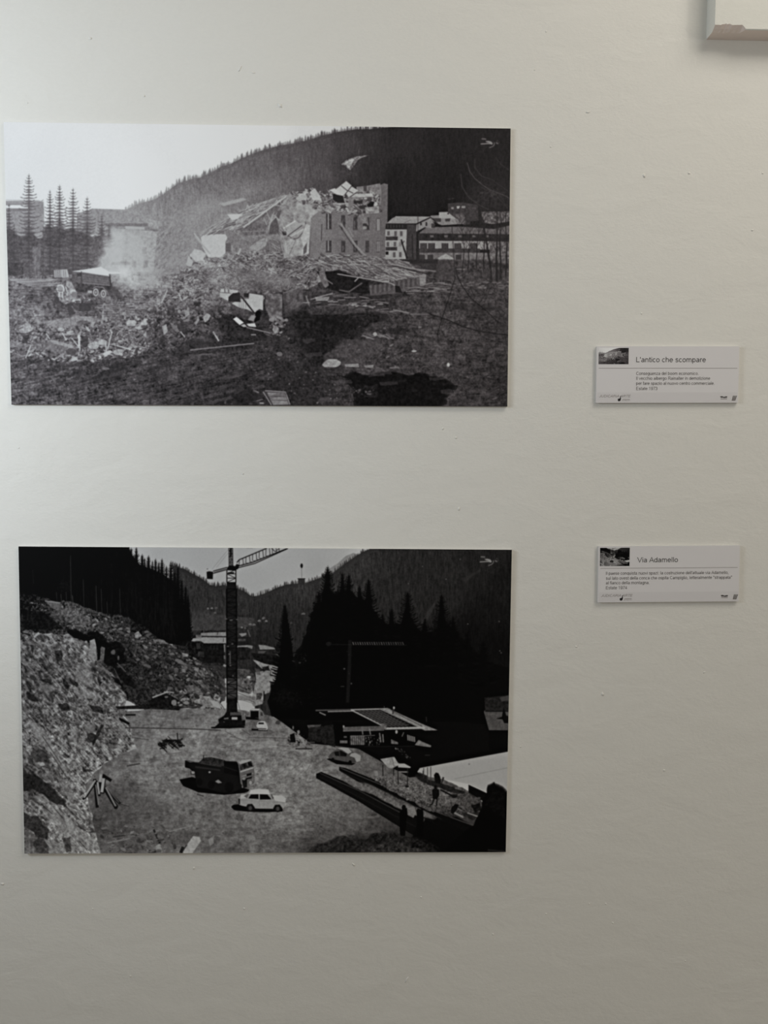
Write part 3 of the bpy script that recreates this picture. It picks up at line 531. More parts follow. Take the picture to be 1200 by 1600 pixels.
def paint_valley():
    C = Canvas(22, 846, 808, 1342)
    T = C.tones; RS.seed(11)
    n1, n2, n3, n5, n12, n40 = (C.noise(k, None, k + 50) for k in (1, 2, 3, 5, 12, 40))
    vert = C.noise(1.3, 9, 71, 3)
    C.a[:] = T([(210, 860, 160), (260, 865, 152), (330, 860, 148), (400, 870, 150), (400, 905, 146), (450, 890, 148), (520, 865, 146), (570, 858, 158), (500, 890, 142)])
    C.fill([(495, 910), (512, 890), (528, 880), (540, 869), (552, 864), (560, 866), (580, 858), (580, 930), (495, 930)], 112, .9, 3)
    C.fill([(398, 928), (406, 923), (414, 921), (418, 925), (410, 930)], 122, .7)
    # wooded hills
    hillL = [(270, 884), (288, 889), (300, 896), (312, 902), (322, 909), (328, 914), (338, 916), (350, 914), (362, 918), (375, 921), (385, 926), (392, 931), (398, 934)]
    hillR = [(392, 932), (402, 931), (412, 928), (425, 922), (436, 917), (450, 913), (465, 912), (480, 910), (492, 906), (505, 901), (520, 895), (535, 884), (546, 876), (556, 869), (566, 863), (574, 859), (590, 856)]
    ft = T([(290, 910, 46), (300, 940, 40), (340, 930, 44), (390, 945, 42), (330, 980, 46), (400, 960, 38), (450, 930, 42), (470, 920, 46), (450, 970, 32), (500, 920, 44), (500, 960, 32), (420, 1000, 30), (540, 895, 44), (560, 880, 46), (600, 880, 38), (650, 880, 34), (700, 890, 33), (760, 880, 28), (600, 930, 34), (640, 950, 32), (700, 940, 30), (760, 960, 18), (790, 900, 20), (790, 1020, 11), (700, 1000, 14), (740, 990, 13), (770, 1000, 12)])
    ft = ft * (1 + .12 * vert + .06 * n2)
    C.fill(hillL + [(430, 960), (430, 1060), (270, 1060)], ft); firs(C, hillL, 1.7, 2.5, 8, 42, 4)
    C.fill(hillR + [(806, 853), (806, 1120), (400, 1120), (385, 1000)], ft); firs(C, hillR, 1.8, 2, 7, lambda x, y: 44, 5)
    firs(C, [(540, 888), (556, 873), (576, 862)], 1.6, 2, 6, 46, 6)
    C.fill([(657, 975), (668, 955), (680, 940), (678, 950), (668, 968), (660, 978)], 50, .5); C.fill([(722, 905), (738, 896), (752, 888), (750, 894), (734, 903), (728, 912)], 42, .5)
    for x, y in ((719, 874), (660, 885), (697, 905), (638, 912), (780, 971), (731, 975), (781, 1017), (783, 1020), (562, 1062)): C.ell(x, y, 1, 1, 84, .8)
    # meadow and hamlet in the valley
    C.fill([(298, 965), (320, 958), (352, 962), (398, 966), (396, 978), (345, 985), (300, 985)], 58, .8, 5); C.fill([(300, 955), (325, 952), (345, 962), (302, 966)], 50, .7, 6)
    C.blob(342, 972, 9, 8, 42, .7, n2, .7); C.blob(312, 974, 7, 6, 46, .4)
    for x, y, w, v in ((325, 950.5, 3, 112), (331, 950, 4, 104), (338, 949.5, 5, 72), (336, 957, 4, 84), (405, 969.6, 5, 100), (411, 966, 3, 110), (416, 970, 4, 108), (412, 965, 5, 84), (391, 975, 5, 96), (397, 975.6, 5, 92), (378, 980, 3, 110), (383, 981, 2.5, 90), (474, 958.5, 6, 90), (455, 973, 4, 60)): C.fill([(x - w / 2, y), (x, y - 1.6), (x + w / 2, y), (x + w / 2, y + 1.6), (x - w / 2, y + 1.8)], v, .85)
    C.fill([(282, 985), (352, 985), (352, 1040), (280, 1040)], 30, .8, 8)
    C.fill([(314, 989), (353, 987.5), (353.5, 994), (313, 993.5)], 112, 1, 5); C.fill([(288, 998), (309, 997), (318, 995.5), (354, 996), (354.5, 1005), (318, 1005), (314, 1001.5), (302, 1002), (288, 1000)], 120, 1, 5)
    C.box(306, 992, 315, 998, 96, .8, 12); C.line([(315, 994.4), (354, 994.4)], .9, 36); C.line([(349, 997), (349, 1003)], 1, 60); C.line([(340, 988), (340, 992)], 1.4, 60); C.line([(318, 984), (318, 990)], .8, 80)
    C.fill([(292, 1003), (318, 1004), (318, 1034), (296, 1024)], 20, .9, 6); C.fill([(318, 1006), (350, 1006), (350, 1036), (318, 1036)], 19, .95, 3); C.box(307, 1005, 313, 1014, 44, .8)
    for x in (328, 333, 338): C.box(x, 1008, x + 3, 1015, 30, .8)
    C.fill([(310, 1018), (319, 1018), (319, 1027), (309, 1026)], 48, .8, 8)
    C.line([(350.5, 1007), (351, 1019)], 2, 110, .9, 1.4); C.line([(350.5, 1024), (351, 1030)], 2, 90, .9); C.line([(349, 1039), (353, 1041)], 3.4, 120, .9); C.line([(357, 1039), (364, 1038)], 2, 96, .8)
    C.fill([(366, 996), (392, 995), (394, 1010), (370, 1014)], 26, .8); C.fill([(373, 990), (385, 989), (385, 992), (378, 995)], 116, .9); C.line([(387, 984), (391, 995)], 1.4, 90, .8); C.box(372, 998, 384, 1002, 60, .8, 10)
    C.fill([(370, 1009), (388, 1008), (395, 1009), (394, 1014), (386, 1011), (370, 1012)], 108, .95, 5); C.fill([(372, 1011), (387, 1011), (391, 1030), (370, 1032)], 25, .9, 6)
    C.fill([(404, 1007.5), (414, 1008), (428, 1012), (431, 1014.5), (406, 1015)], 112, .95, 5); C.fill([(404, 1017), (417, 1017), (412, 1021), (403, 1021)], 72, .8); C.line([(427, 1019), (433, 1022), (434, 1025)], 1.8, 84, .8)
    C.fill([(392, 1020), (434, 1024), (440, 1042), (415, 1040), (398, 1030)], 17, .85, 5)
    # road up the valley
    C.fill([(395, 1031), (401, 1032), (413, 1037), (428, 1040), (439, 1044), (441, 1050), (443, 1056), (436, 1062), (424, 1066), (423, 1076), (421, 1082), (413, 1085), (410, 1100), (396, 1104), (392, 1096), (396, 1081), (400, 1061), (399, 1050), (413, 1048), (404, 1040)], 114, .98, 9)
    C.rfill([(410, 1042), (420, 1040), (423, 1048), (412, 1050)], 24, .9, 2, 4); C.rfill([(424, 1049), (434, 1051), (440, 1046), (444, 1052), (432, 1056)], 26, .8, 2, 4); C.line([(422.5, 1048), (422.5, 1056)], .8, 34)
    C.fill([(370, 1046), (390, 1046), (398, 1056), (400, 1066), (392, 1084), (370, 1080)], 62, .8, 14); C.line([(370, 1046), (384, 1046)], 1, 84); C.ell(389, 1058, 3.2, 2, 150); C.fill([(398, 1044), (406, 1046), (407, 1055), (401, 1054)], 66, .8)
    rubble(C, [(372, 1064), (392, 1060), (398, 1074), (376, 1080)], 30, 1, 3, 24, 130, 0, 1, 1.5, .8, .5, 52)
    for k in range(8): C.line([(370, 1070 + k * 3), (386 + k * 2, 1078 + k * 3.2)], 1.1, 88 if k % 2 else 34, .7)
    C.line([(396, 1081), (412, 1081), (412, 1097)], 1., 120, .8); C.fill([(401, 1083), (410, 1083), (408, 1092), (400, 1094)], 34, .7, 8); C.line([(412.5, 1080), (412.5, 1096)], 1.7, 20); C.line([(423, 1066), (423, 1080)], 1, 24)
    C.fill([(370, 1086), (396, 1088), (402, 1090), (396, 1095), (370, 1094)], 96, .7, 10)
    # left wood
    woodL = [(22, 846), (200, 846), (202, 858), (206, 866), (210, 872), (218, 882), (228, 886), (238, 890), (247, 894), (256, 898), (263, 904), (269, 908), (274, 916), (278, 930), (284, 950), (294, 970), (299, 985), (290, 1010), (252, 1004), (220, 990), (200, 975), (130, 968), (90, 958), (40, 968), (22, 968)]
    C.fill(woodL, 15 + 2.2 * vert, 1)
    for cx, top, bot, half, v in ((213, 855, 900, 7, 15), (232, 868, 910, 7, 15), (243, 873, 920, 6, 15), (253, 873, 930, 8, 14), (267, 877, 950, 9, 14), (200, 852, 890, 9, 15), (284, 905, 1000, 9, 12), (294, 930, 1000, 7, 12), (222, 866, 900, 6, 15), (205, 856, 900, 8, 15), (238, 876, 930, 6, 14), (248, 878, 940, 8, 14), (260, 884, 950, 8, 14), (273, 890, 960, 9, 14), (278, 885, 970, 8, 13), (290, 915, 1000, 8, 12), (226, 872, 930, 6, 14)): spruce(C, cx, top, bot, half, v, .95, int(cx), 2.8); C.fill([(cx, top), (cx + half * .7, bot), (cx - half * .7, bot)], v, .9)
    for k in range(110):
        x = 30 + 240 * RS.rand(); y = 880 + 60 * RS.rand(); C.line([(x, y), (x + RS.rand() * 2 - 1, y + 20 + 40 * RS.rand())], .8, 17 + 9 * RS.rand(), .6)
    for x, y0_, y1_, v in ((110, 868, 950, 46), (130, 905, 952, 38), (150, 915, 962, 42), (158, 920, 962, 40), (95, 928, 944, 54), (103, 925, 944, 44), (113, 930, 946, 60), (187, 920, 964, 36), (41, 862, 900, 24), (51, 890, 912, 34), (167, 940, 966, 40), (88, 925, 942, 44), (212, 910, 950, 22)): C.line([(x, y0_), (x + 1.4, y1_)], 1.1, v, .9)
    C.blob(100, 915, 16, 14, 26, .5, n2, .6)
    # upper slope
    up = [(20, 925), (60, 930), (80, 938), (95, 942), (120, 944), (160, 958), (190, 962), (215, 975), (250, 1000), (290, 1016), (300, 1040), (346, 1050), (350, 1085), (330, 1106), (230, 1108), (195, 1090), (160, 1040), (120, 1000), (60, 990), (20, 995)]
    ut = T([(50, 935, 26), (80, 940, 34), (60, 970, 20), (40, 975, 24), (92, 948, 70), (110, 955, 76), (125, 968, 80), (100, 970, 40), (140, 952, 52), (160, 975, 52), (180, 985, 44), (170, 960, 40), (200, 990, 40), (225, 1010, 44), (200, 1030, 22), (240, 1050, 26), (270, 1040, 34), (290, 1050, 44), (300, 1080, 34), (250, 1085, 26), (330, 1060, 40), (340, 1090, 30), (220, 1080, 26), (215, 978, 20), (150, 1000, 30)])
    C.rfill(up, ut * (1 + .34 * n3 + .22 * n1), .95, 4, 0, 3, 2)
    rubble(C, [(128, 950), (190, 966), (260, 1004), (345, 1052), (345, 1100), (250, 1100), (200, 1050), (150, 990)], 760, 1, 5.5, .8, 3.1, .5, .9, 1.8, .8, .6, 53, ut)
    rubble(C, [(262, 1010), (345, 1055), (345, 1104), (290, 1100), (250, 1060)], 110, 2, 8, .9, 3, .5, .6, 1.8, .75, .7, 54, ut)
    sticks(C, [(290, 1040), (350, 1042), (350, 1090), (310, 1090)], 80, 5, 14, .8, 1.5, 30, 76, .75, .4, .6, 55)
    C.fill([(72, 940), (80, 938.5), (92, 941), (96, 948), (94, 953), (84, 952), (76, 945)], 88, .9, 8); C.line([(70, 939), (94, 942)], 1.8, 116, .9)
    C.rfill([(96, 950), (112, 950), (128, 962), (140, 968), (142, 975), (126, 978), (112, 974), (100, 962)], 84, .85, 3, 14); C.rfill([(80, 955), (92, 952), (100, 962), (96, 970), (84, 966)], 62, .7, 3, 14)
    rubble(C, [(46, 942), (72, 942), (72, 958), (50, 956)], 40, 1, 3, 50, 120, 0, 1, 1.5, .8, .5, 56); rubble(C, [(84, 955), (140, 955), (150, 976), (100, 975)], 80, 1, 3.5, 50, 120, .3, 1, 1.7, .8, .6, 57)
    C.rfill([(36, 950), (70, 958), (88, 972), (100, 985), (80, 986), (36, 980)], 20, .75, 3, 5, 4)
    for P, v in (([(210, 990), (216, 986), (222, 994), (212, 997)], 118), ([(292, 1075), (308, 1072), (318, 1085), (312, 1094), (300, 1098), (296, 1086)], 84), ([(315, 1088), (328, 1086), (332, 1093), (318, 1098)], 112), ([(334, 1088), (345, 1088), (343, 1100), (333, 1104)], 128), ([(246, 998), (256, 1000), (262, 1006), (250, 1006)], 92), ([(284, 1020), (293, 1022), (294, 1026), (286, 1026)], 110), ([(283, 1078), (294, 1084), (288, 1085)], 96), ([(222, 1006), (232, 1012), (226, 1014)], 100)): C.fill(P, v, .9, 12)
    rubble(C, [(255, 1078), (300, 1080), (345, 1085), (345, 1108), (270, 1104)], 140, 1.5, 6, 40, 130, 0, 1, 1.8, .85, .6, 58)
    # excavated rock face
    rock = [(20, 988), (50, 985), (75, 990), (100, 992), (118, 996), (134, 1004), (150, 1012), (160, 1030), (176, 1052), (190, 1078), (196, 1098), (200, 1110), (192, 1120), (206, 1140), (214, 1160), (196, 1180), (172, 1188), (150, 1205), (132, 1224), (136, 1240), (142, 1262), (146, 1290), (152, 1312), (168, 1334), (172, 1342), (20, 1342)]
    rt = 1.1 * T([(45, 1000, 76), (70, 1010, 84), (110, 1005, 92), (140, 1015, 96), (60, 1040, 70), (100, 1040, 78), (130, 1050, 96), (150, 1040, 70), (160, 1070, 78), (180, 1080, 84), (50, 1070, 62), (90, 1070, 74), (120, 1080, 94), (150, 1095, 84), (60, 1110, 82), (100, 1115, 92), (130, 1130, 84), (170, 1110, 84), (160, 1140, 78), (190, 1150, 88), (60, 1150, 88), (90, 1160, 92), (110, 1190, 98), (140, 1180, 88), (60, 1190, 72), (50, 1220, 40), (80, 1215, 72), (110, 1230, 92), (60, 1260, 84), (90, 1270, 98), (120, 1270, 104), (50, 1300, 62), (80, 1310, 92), (130, 1310, 110), (110, 1320, 96), (160, 1330, 96)])
    diag = C.noise(14, 2.4, 81, 3, 1.15); diag2 = C.noise(5, 1.6, 82, 3, .9)
    C.rfill(rock, rt * (1.02 + .11 * diag + .12 * diag2 + .1 * n2 + .2 * n5 + .1 * n3), .97, 4, 0, 7, 1)
    rubble(C, [(36, 990), (150, 1005), (190, 1090), (150, 1130), (40, 1110)], 380, 1.2, 6, .6, 1.25, .9, .5, 2.4, .45, .6, 59, rt)
    rubble(C, [(90, 1100), (195, 1095), (205, 1150), (150, 1170), (100, 1150)], 260, 1.2, 5, .6, 1.5, .6, .9, 1.8, .6, .55, 60, rt)
    rubble(C, [(36, 1180), (80, 1180), (140, 1290), (140, 1335), (40, 1335)], 240, 1.4, 7, .6, 1.4, .8, .5, 2.4, .6, .55, 61, rt)
    C.rfill([(104, 984), (118, 982), (136, 992), (152, 986), (166, 998), (168, 1020), (150, 1003), (128, 1000), (110, 992)], 13, .9, 3, 3)
    C.rfill([(149, 998), (160, 1000), (156, 1030), (152, 1032)], 12, .92, 2, 2, 5); C.rfill([(164, 1005), (180, 1002), (196, 1016), (196, 1034), (178, 1042), (164, 1036)], 14, .9, 3, 3, 6)
    C.rfill([(176, 1036), (190, 1044), (206, 1062), (210, 1078), (196, 1070), (182, 1052)], 14, .8, 2, 3, 7); C.rfill([(174, 1056), (186, 1060), (192, 1074), (182, 1068)], 14, .8, 2, 3, 8)
    C.fill([(140, 1001), (148, 998), (151, 1012), (149, 1017), (141, 1016)], 122, .95, 8); C.fill([(138, 1018), (150, 1016), (152, 1032), (146, 1034), (138, 1026)], 112, .9, 12); C.fill([(158, 1010), (164, 1012), (162, 1032), (156, 1032)], 84, .9, 10); C.ell(134.5, 1003, 2.2, 2, 120); C.ell(177, 1019, 3.4, 4, 84, .8, 0, .4); C.ell(185, 1028, 1.4, 3.6, 96, .7)
    for (x0_, y0_, x1_, y1_, v, w) in ((183, 1036, 197, 1050, 84, 1.2), (178, 1044, 190, 1068, 66, 1.2), (53, 996, 61, 988.5, 144, 3.4), (33, 988, 48, 993, 20, 1.8), (45, 1000, 60, 1010, 70, 2), (46, 998, 58, 1006, 26, 1)): C.line([(x0_, y0_), (x1_, y1_)], w, v, .9)
    for q_ in range(170):
        x_, y_ = inside(rock, 1, RS)[0]; L_ = 6 + 16 * RS.rand(); t_ = .95 + .5 * (RS.rand() - .5); b = float(rt[min(int((y_ - 846) * 2), 990), int((x_ - 22) * 2)])
        dx_, dy_ = L_ * np.cos(t_), L_ * np.sin(t_); v_ = b * (.42 if q_ % 3 else 1.28)
        C.rfill([(x_, y_), (x_ + dx_ * .5 + 1.6, y_ + dy_ * .5 - 1), (x_ + dx_, y_ + dy_), (x_ + dx_ * .5 - 1.4, y_ + dy_ * .5 + 1.2)], v_, .5, 2, 0, q_, 1)
    for P in ([(86, 1018), (96, 1016), (97, 1030), (90, 1038)], [(96, 1056), (108, 1072), (107, 1082), (98, 1068)], [(108, 1058), (122, 1066), (121, 1074), (114, 1070)], [(60, 1062), (76, 1060), (82, 1070), (68, 1066)], [(34, 1036), (42, 1046), (40, 1052)], [(66, 1018), (74, 1024), (72, 1028)], [(46, 1008), (52, 1008), (50, 1024)], [(90, 1100), (104, 1098), (110, 1110), (96, 1112)], [(138, 1100), (160, 1106), (162, 1116), (144, 1112)], [(42, 1080), (56, 1090), (60, 1096), (44, 1092)], [(136, 1144), (152, 1150), (150, 1162), (140, 1158)], [(152, 1058), (160, 1066), (156, 1072)], [(144, 1158), (158, 1132), (162, 1134), (146, 1166)], [(125, 1196), (132, 1202), (146, 1205), (130, 1206)]): C.rfill(P, 26, .75, 2, 6, len(P) + int(P[0][0]), 2)
    for P, v in (([(120, 1040), (138, 1038), (146, 1070), (128, 1075), (118, 1060)], 108), ([(115, 1078), (135, 1076), (160, 1090), (150, 1096), (124, 1090)], 112), ([(46, 1124), (60, 1132), (78, 1160), (96, 1188), (108, 1200), (98, 1204), (70, 1168), (50, 1140)], 118), ([(64, 1070), (84, 1074), (80, 1080), (60, 1078)], 96), ([(130, 1134), (148, 1132), (150, 1146), (138, 1148)], 104), ([(180, 1128), (194, 1140), (200, 1148), (190, 1146)], 104), ([(86, 1200), (100, 1220), (118, 1246), (116, 1256), (92, 1226)], 104), ([(62, 1262), (90, 1262), (130, 1300), (164, 1332), (120, 1330), (90, 1290)], 112), ([(38, 1296), (52, 1304), (74, 1334), (38, 1334)], 86), ([(78, 1312), (100, 1318), (108, 1334), (78, 1334)], 100)): C.rfill(P, v, .6, 3, 14, int(P[0][1]), 2)
    C.rfill([(37, 1212), (52, 1208), (70, 1222), (92, 1244), (104, 1262), (80, 1252), (50, 1232), (37, 1236)], 26, .85, 3, 6, 4); C.rfill([(37, 1270), (60, 1276), (76, 1296), (74, 1312), (56, 1306), (37, 1290)], 34, .85, 3, 8, 5); C.rfill([(50, 1316), (60, 1308), (72, 1318), (74, 1336), (62, 1334)], 32, .7, 3, 8, 6); C.rfill([(96, 1306), (110, 1308), (112, 1330), (104, 1332)], 40, .7, 3, 8, 7); C.rfill([(48, 1176), (60, 1168), (78, 1184), (72, 1194), (54, 1190)], 42, .7, 3, 10, 9); C.ell(66, 1194, 4, 3, 140, .9, 0, .3)
    for (x0_, y0_, x1_, y1_) in ((64, 1256, 82, 1272), (84, 1262, 98, 1278), (98, 1256, 126, 1282), (120, 1290, 134, 1298), (134, 1300, 150, 1300), (124, 1314, 136, 1328), (66, 1150, 96, 1194), (78, 1175, 108, 1220), (58, 1116, 76, 1142)): C.line([(x0_, y0_), (x1_, y1_)], 1.1, 34, .8)
    # level building ground
    site = [(190, 1112), (240, 1106), (330, 1108), (380, 1110), (420, 1118), (446, 1130), (470, 1146), (486, 1160), (520, 1162), (560, 1166), (590, 1180), (640, 1204), (690, 1216), (740, 1240), (800, 1290), (800, 1342), (160, 1342), (146, 1290), (140, 1262), (132, 1226), (150, 1205), (172, 1188), (214, 1170), (206, 1140)]
    st = .92 * T([(220, 1115, 104), (280, 1118, 96), (230, 1135, 110), (320, 1125, 112), (300, 1150, 128), (240, 1160, 114), (200, 1150, 92), (360, 1150, 120), (400, 1125, 92), (415, 1135, 96), (430, 1140, 104), (450, 1165, 116), (380, 1175, 118), (260, 1180, 120), (190, 1200, 104), (230, 1215, 122), (160, 1220, 100), (270, 1240, 108), (420, 1210, 122), (470, 1200, 122), (500, 1215, 112), (460, 1240, 122), (210, 1240, 84), (180, 1260, 66), (160, 1280, 72), (230, 1270, 84), (280, 1275, 96), (200, 1310, 76), (260, 1310, 90), (330, 1290, 98), (340, 1320, 84), (400, 1290, 104), (460, 1280, 112), (430, 1310, 88), (520, 1260, 108), (560, 1280, 96), (520, 1300, 80), (480, 1325, 60), (560, 1320, 34), (600, 1310, 38), (640, 1320, 36), (590, 1290, 64), (700, 1320, 14), (760, 1320, 6), (700, 1290, 20), (600, 1200, 84), (650, 1230, 88), (700, 1250, 84), (740, 1265, 60), (620, 1245, 84), (780, 1280, 12), (560, 1185, 84), (530, 1180, 100)])
    s1 = C.noise(11, 2.2, 83, 3, .05); s2 = C.noise(12, 2., 84, 3, .45)
    C.rfill(site, st * (.97 + .04 * s1 + .05 * n2 + .06 * n5 + .07 * n12), .98, 2, 0, 8, 1)
    C.fill([(470, 1230), (560, 1225), (640, 1300), (560, 1335), (480, 1330)], st * (.96 + .06 * s2 + .05 * n2 + .05 * n5), .6)
    for q_ in range(120):
        x_, y_ = 170 + 420 * RS.rand(), 1115 + 215 * RS.rand(); w_ = 6 + 26 * RS.rand(); b = float(st[int((y_ - 846) * 2), int((x_ - 22) * 2)])
        C.rfill([(x_, y_), (x_ + w_, y_ - 1), (x_ + w_ * 1.1, y_ + 2.5), (x_ + 2, y_ + 3.5)], b * (.66 if q_ % 2 else 1.2), .35, 2, 4, q_, 1)
    sticks(C, [(370, 1150), (520, 1150), (560, 1230), (380, 1210)], 90, 4, 18, .6, 1.2, 66, 150, -.5, .6, .35, 62)
    sticks(C, [(340, 1285), (500, 1285), (480, 1325), (330, 1325)], 50, 4, 18, .6, 1.2, 66, 130, 0., .3, .4, 63)
    rubble(C, [(180, 1110), (560, 1150), (560, 1300), (170, 1330)], 260, .7, 2.4, .5, 1.3, 0, .5, 2, .6, .3, 64, st)
    C.rfill([(150, 1240), (196, 1240), (240, 1248), (270, 1262), (200, 1268), (150, 1270)], 74, .45, 5, 10, 2); C.rfill([(140, 1282), (165, 1276), (170, 1298), (144, 1300)], 52, .5, 4, 8, 3)
    C.line([(196, 1137), (300, 1139), (345, 1141)], 1.6, 46, .85); C.line([(206, 1152), (232, 1156)], 1.4, 56, .7); C.line([(196, 1117), (212, 1117)], 2.4, 18); C.line([(186, 1123), (202, 1131)], 3.6, 16); C.line([(182, 1119), (197, 1145)], 3, 112, .6); C.line([(198, 1197), (219, 1193)], 2.2, 46, .8)
    for (x0_, y0_, x1_, y1_) in ((352, 1143, 368, 1151), (378, 1140, 392, 1149), (388, 1152, 470, 1154), (360, 1150, 386, 1158), (345, 1168, 365, 1166), (400, 1162, 450, 1166)): C.line([(x0_, y0_), (x1_, y1_)], 1, 52, .7)
    C.rfill([(390, 1158), (420, 1156), (440, 1160), (430, 1168), (396, 1170)], 138, .5, 3, 8); C.rfill([(225, 1300), (300, 1296), (330, 1310), (300, 1320), (240, 1322)], 60, .35, 4, 14)
    # fallen branches, logs, stones
    sticks(C, [(250, 1156), (285, 1156), (283, 1170), (252, 1170)], 34, 5, 16, .9, 2, 12, 34, .1, .8, .9, 65); C.line([(277, 1145), (278, 1162)], 1.4, 20); C.line([(262, 1150), (272, 1160)], 1, 26); C.line([(258, 1178), (284, 1176)], 1, 74, .8)
    for x0_, y0_, x1_, y1_, w, v in ((148, 1217, 152, 1262, 5, 22), (156, 1222, 154, 1244, 6, 22), (163, 1212, 160, 1240, 6, 24), (163, 1230, 182, 1262, 6.5, 20), (170, 1238, 188, 1256, 4, 22), (160, 1211, 174, 1220, 5, 24), (133, 1248, 152, 1220, 2, 26)): C.line([(x0_, y0_), (x1_, y1_)], w, v)
    for x0_, y0_, x1_, y1_, w, v in ((131.5, 1246, 149, 1219, 2.6, 130), (149.5, 1226, 154, 1258, 2, 96), (152.5, 1222, 155, 1241, 3, 128), (162, 1216, 159, 1238, 4.6, 136), (158, 1210, 156, 1222, 4.4, 130), (165, 1230, 181, 1260, 2.6, 108), (172, 1238, 186, 1254, 1.4, 74)): C.line([(x0_, y0_), (x1_, y1_)], w, v, .95)
    C.ell(130.5, 1248, 2, 1.8, 18); C.ell(181, 1262, 3, 2.2, 20); C.line([(186, 1256), (202, 1260)], 1.2, 46)
    C.line([(168, 1317), (203, 1310)], 2.4, 104, .85); C.line([(176, 1308), (196, 1305)], 2, 34, .8); C.line([(240, 1296), (250, 1318)], 3, 28, .9); C.fill([(243, 1322), (250, 1318), (254, 1331), (245, 1333)], 116, .95, 6); C.line([(232, 1330), (244, 1330)], 4, 26, .8)
    C.fill([(284, 1331), (302, 1306), (312, 1308), (314, 1314), (300, 1334), (286, 1334)], 132, .98, 6); C.fill([(280, 1332), (284, 1322), (288, 1324), (285, 1334)], 24, .9); C.fill([(325, 1312), (334, 1306), (334, 1318), (328, 1322)], 124, .6, 8); C.line([(284, 1332), (292, 1320)], 2, 34, .8); C.line([(262, 1300), (300, 1290)], 1.6, 124, .6)
    rubble(C, [(150, 1290), (260, 1290), (280, 1332), (170, 1334)], 90, 1.5, 6, 44, 120, .4, 1, 2, .7, .5, 66)
    rubble(C, [(30, 1330), (30, 1300), (60, 1310)], 4, 1, 3, 60, 100, 0, 1, 1, .5, .3, 67)
    # machines at the far edge of the ground
    C.fill([(180, 1104), (255, 1100), (285, 1104), (280, 1110), (240, 1108), (184, 1108)], 22, .9, 6); C.fill([(232, 1096), (240, 1090), (262, 1084), (276, 1092), (278, 1102), (236, 1103)], 20, .95, 5); C.ell(272, 1098, 4, 5, 112, .85, 0, .3); C.line([(238, 1090), (262, 1081)], 2.4, 128, .9); C.line([(256, 1081), (272, 1082)], 1.6, 132, .9); C.ell(260, 1089, 3, 1.6, 96, .8)
    C.fill([(306, 1098), (314, 1088), (326, 1088), (344, 1100), (346, 1108), (322, 1104)], 118, .8, 16); C.fill([(328, 1094), (340, 1096), (346, 1108), (334, 1104)], 138, .9)
    # tower crane
    def lat(xa, ya, xb, yb, w, v, step=5, a=.9, bw=1.2):
        n = max(int(abs(yb - ya) / step), 1)
        C.line([(xa - w / 2, ya), (xb - w / 2, yb)], bw, v, a); C.line([(xa + w / 2, ya), (xb + w / 2, yb)], bw, v, a)
        for k in range(n):
            y1_, y2_ = ya + (yb - ya) * k / n, ya + (yb - ya) * (k + 1) / n; x1_, x2_ = xa + (xb - xa) * k / n, xa + (xb - xa) * (k + 1) / n; s = 1 if k % 2 else -1
            C.line([(x1_ - s * w / 2, y1_), (x2_ + s * w / 2, y2_)], .9, v, a); C.line([(x1_ - w / 2, y1_), (x1_ + w / 2, y1_)], .9, v, a)
    lat(360.5, 856, 361, 888, 6, 34, 4.4); C.fill([(359, 855), (362.5, 855), (364, 886), (357, 886)], 44, .6); C.line([(360.5, 853), (360.5, 870)], 2.6, 30)
    C.fill([(355, 887), (358, 884), (366, 884), (369, 888), (368, 892), (355, 891)], 18); lat(361.5, 890, 361.5, 910, 14, 24, 6, 1, 1.5); C.fill([(356, 894), (366, 894), (365, 897), (357, 897)], 26); C.box(354, 909.5, 369, 921, 24)
    C.box(354, 920, 369.5, 1096, 16, .72); lat(361.8, 920, 362.5, 1098, 15.5, 9, 7, .95, 1.8)
    for y in range(926, 1096, 9): C.box(356, y, 367, y + 4, 30, .35)
    for x, y, w in ((354, 967, 2), (361, 969, 5), (370, 968, 2), (356, 1010, 3), (363, 1006, 3), (358, 1022, 2), (360, 1040, 2.4), (364, 1056, 2), (357, 1066, 3)): C.ell(x, y, w / 2 + .3, 1, 96, .7)
    C.line([(359.5, 1018), (359.5, 1038)], 1.6, 84, .7)
    C.line([(370, 885), (395, 878.5), (450, 856.5)], 1.5, 26); C.line([(369, 888), (398, 880.5), (449, 857.5)], 1.3, 26); C.line([(370, 879), (374, 874.5), (392, 867), (417, 856.5)], 1.5, 30)
    for k in range(13):
        x = 374 + k * 5.2; yl = 884 - (x - 372) * .355; yt = max(856, 875 - (x - 372) * .42)
        if yl > yt + 2: C.line([(x, yt), (x + (1.2 if k % 2 else -.4), yl)], 1, 38, .9); C.line([(x, yl), (x + 5, yl + .4)], .8, 40, .8)
    C.fill([(366, 886), (370, 881), (374, 883), (372, 889), (367, 891)], 20); C.line([(424, 856.5), (430, 862), (436, 857)], 1, 40); C.line([(385, 856.5), (395, 856.5)], .8, 90, .7)
    C.line([(355, 886.5), (333, 892.5)], 1.4, 30); C.line([(355, 890), (333, 896)], 1.2, 34); C.line([(355, 888.5), (334, 894.5)], .8, 50); C.fill([(322.8, 893.5), (327, 892.5), (333, 893.5), (332.5, 905), (323.3, 904.5)], 26)
    C.line([(357, 858), (331, 890)], .6, 104, .7); C.line([(358, 862), (338, 887)], .6, 108, .7); C.ell(324, 889, 1, .7, 60)
    C.fill([(341, 1124), (350, 1118), (354, 1112), (354.5, 1092), (370, 1092), (371, 1112), (379, 1114), (384, 1118), (383, 1134), (360, 1138), (333, 1138), (342, 1130)], 13, .95, 3); C.line([(330, 1137), (382, 1136)], 2.4, 10, .9)
    for k in range(7): C.ell(361 + k * 2.8, 1115.5, 1.3, 2.6, 116, .7); C.ell(361 + k * 2.8, 1115.8, .6, 1.5, 24, .8)
